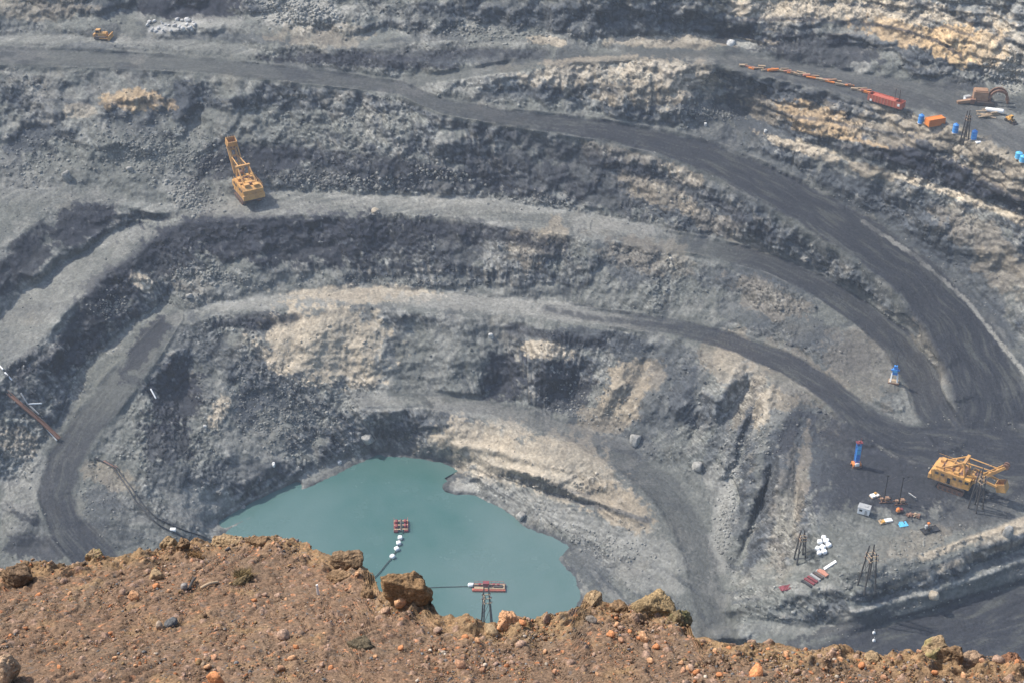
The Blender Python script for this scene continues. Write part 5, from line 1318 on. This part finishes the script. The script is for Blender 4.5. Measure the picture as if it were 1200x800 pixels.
# ---- dry grass tufts on the rim
def tuft(u, v, wpx, hpx, c, label, seed):
    p = on_rim(u, v); k = RIM_PX; rng = np.random.default_rng(seed); n = 420
    V, F, C = [], [], []
    for i in range(n):
        r = rng.normal(size=2) * wpx * k * .20; a = rng.uniform(0, 6.28); L = hpx * k * rng.uniform(.5, 1.25); lean = rng.uniform(.1, .9); w = .0022
        b = np.array([r[0], r[1] * .7, -.01]); d = np.array([math.cos(a) * lean, math.sin(a) * lean, 1.0]); d /= np.linalg.norm(d); s = np.array([-math.sin(a), math.cos(a), 0]) * w
        m_ = b + d * L * .55; t_ = b + d * L + np.array([math.cos(a), math.sin(a), -.4]) * L * .25
        j = len(V); V += [b - s, b + s, m_ - s * .8, m_ + s * .8, t_]
        F += [(j, j + 1, j + 3), (j, j + 3, j + 2), (j + 2, j + 3, j + 4)]; cc = np.array(c) * rng.uniform(.6, 1.3); C += [cc] * 5
    o = sheet('grass_tuft', np.array(V), np.array(F), np.clip(np.array(C), .02, .6), MAT_RIM); o.location = p; tag(o, label, 'grass')
tuft(164, 640, 26, 26, (.34, .175, .07), "orange brown dry grass tuft on the rim over the pit", 1)
tuft(285, 676, 26, 13, (.20, .145, .07), "dull brown grass tuft on the gravel below the ledge boulders", 2)
tuft(225, 654, 34, 9, (.22, .13, .06), "flattened reddish grass tuft behind the rim near the cracked boulder", 3)
tuft(1085, 752, 22, 10, (.30, .25, .11), "yellowish grass tuft on the lichen covered boulder", 4)

rg = random.Random(21)
for k in range(34):
    u, v = 172 + 58 * rg.random() ** .8, rg.uniform(24, 38); v += (205 - u) * .05
    pp = ground(u, v); w_ = rg.uniform(.9, 2.6)
    stone_thing('boulder', pp, (w_, w_ * rg.uniform(.6, .9), w_ * rg.uniform(.5, .8)), [(.44, .43, .41), (.36, .355, .34), (.50, .49, .47)][k % 3], "whitish rock in the loose heap of pale rocks behind the bulldozer", 'boulder', 400 + k, 2, group="pale rocks heaped above the top haul road", mat=MAT_PIT, sink=.15)

# ------------------------------------------------------------------ the air in the pit
def haze():
    m = bpy.data.materials.new("haze"); m.use_nodes = True; nt = m.node_tree; nt.nodes.clear()
    out = node(nt, 'ShaderNodeOutputMaterial'); v = node(nt, 'ShaderNodeVolumePrincipled')
    v.inputs['Color'].default_value = (.74, .85, 1, 1); v.inputs['Density'].default_value = HAZE_D; v.inputs['Anisotropy'].default_value = .0
    nt.links.new(v.outputs[0], out.inputs['Volume'])
    bm = bmesh.new(); bmesh.ops.create_cube(bm, size=1.0)
    me = bpy.data.meshes.new("haze"); bm.to_mesh(me); bm.free(); me.materials.append(m)
    o = bpy.data.objects.new("haze", me); COL.objects.link(o); o.scale = (1000, 1000, 400); o.location = (0, 380, -190)
    o['kind'] = 'stuff'
HAZE_D = .00012
haze()
# ------------------------------------------------------------------ daylight
SUN_EL, SUN_AZ = R(50), R(-68)          # azimuth from the view direction, towards the west side of the pit
w = bpy.data.worlds.new("World"); scene.world = w; w.use_nodes = True
wn = w.node_tree; bg = wn.nodes["Background"]
sky = node(wn, 'ShaderNodeTexSky', sky_type='NISHITA'); sky.sun_disc = False
sky.sun_elevation = SUN_EL; sky.sun_rotation = SUN_AZ; sky.dust_density = 2.0; sky.air_density = 1.0
wn.links.new(sky.outputs[0], bg.inputs[0]); bg.inputs[1].default_value = .14
sd_ = bpy.data.lights.new("sun", 'SUN'); sd_.energy = 3.3; sd_.angle = R(1.2); sd_.color = (1, .95, .87)
so = bpy.data.objects.new("sun", sd_); COL.objects.link(so)
to_sun = Vector((math.sin(SUN_AZ) * math.cos(SUN_EL), math.cos(SUN_AZ) * math.cos(SUN_EL), math.sin(SUN_EL)))
so.rotation_euler = to_sun.to_track_quat('Z', 'Y').to_euler(); so.location = (-60, 40, 80)
scene.view_settings.view_transform = 'Standard'; scene.view_settings.look = 'None'; scene.view_settings.gamma = 1.0
scene.view_settings.use_curve_mapping = False
scene.view_settings.exposure = 0.80
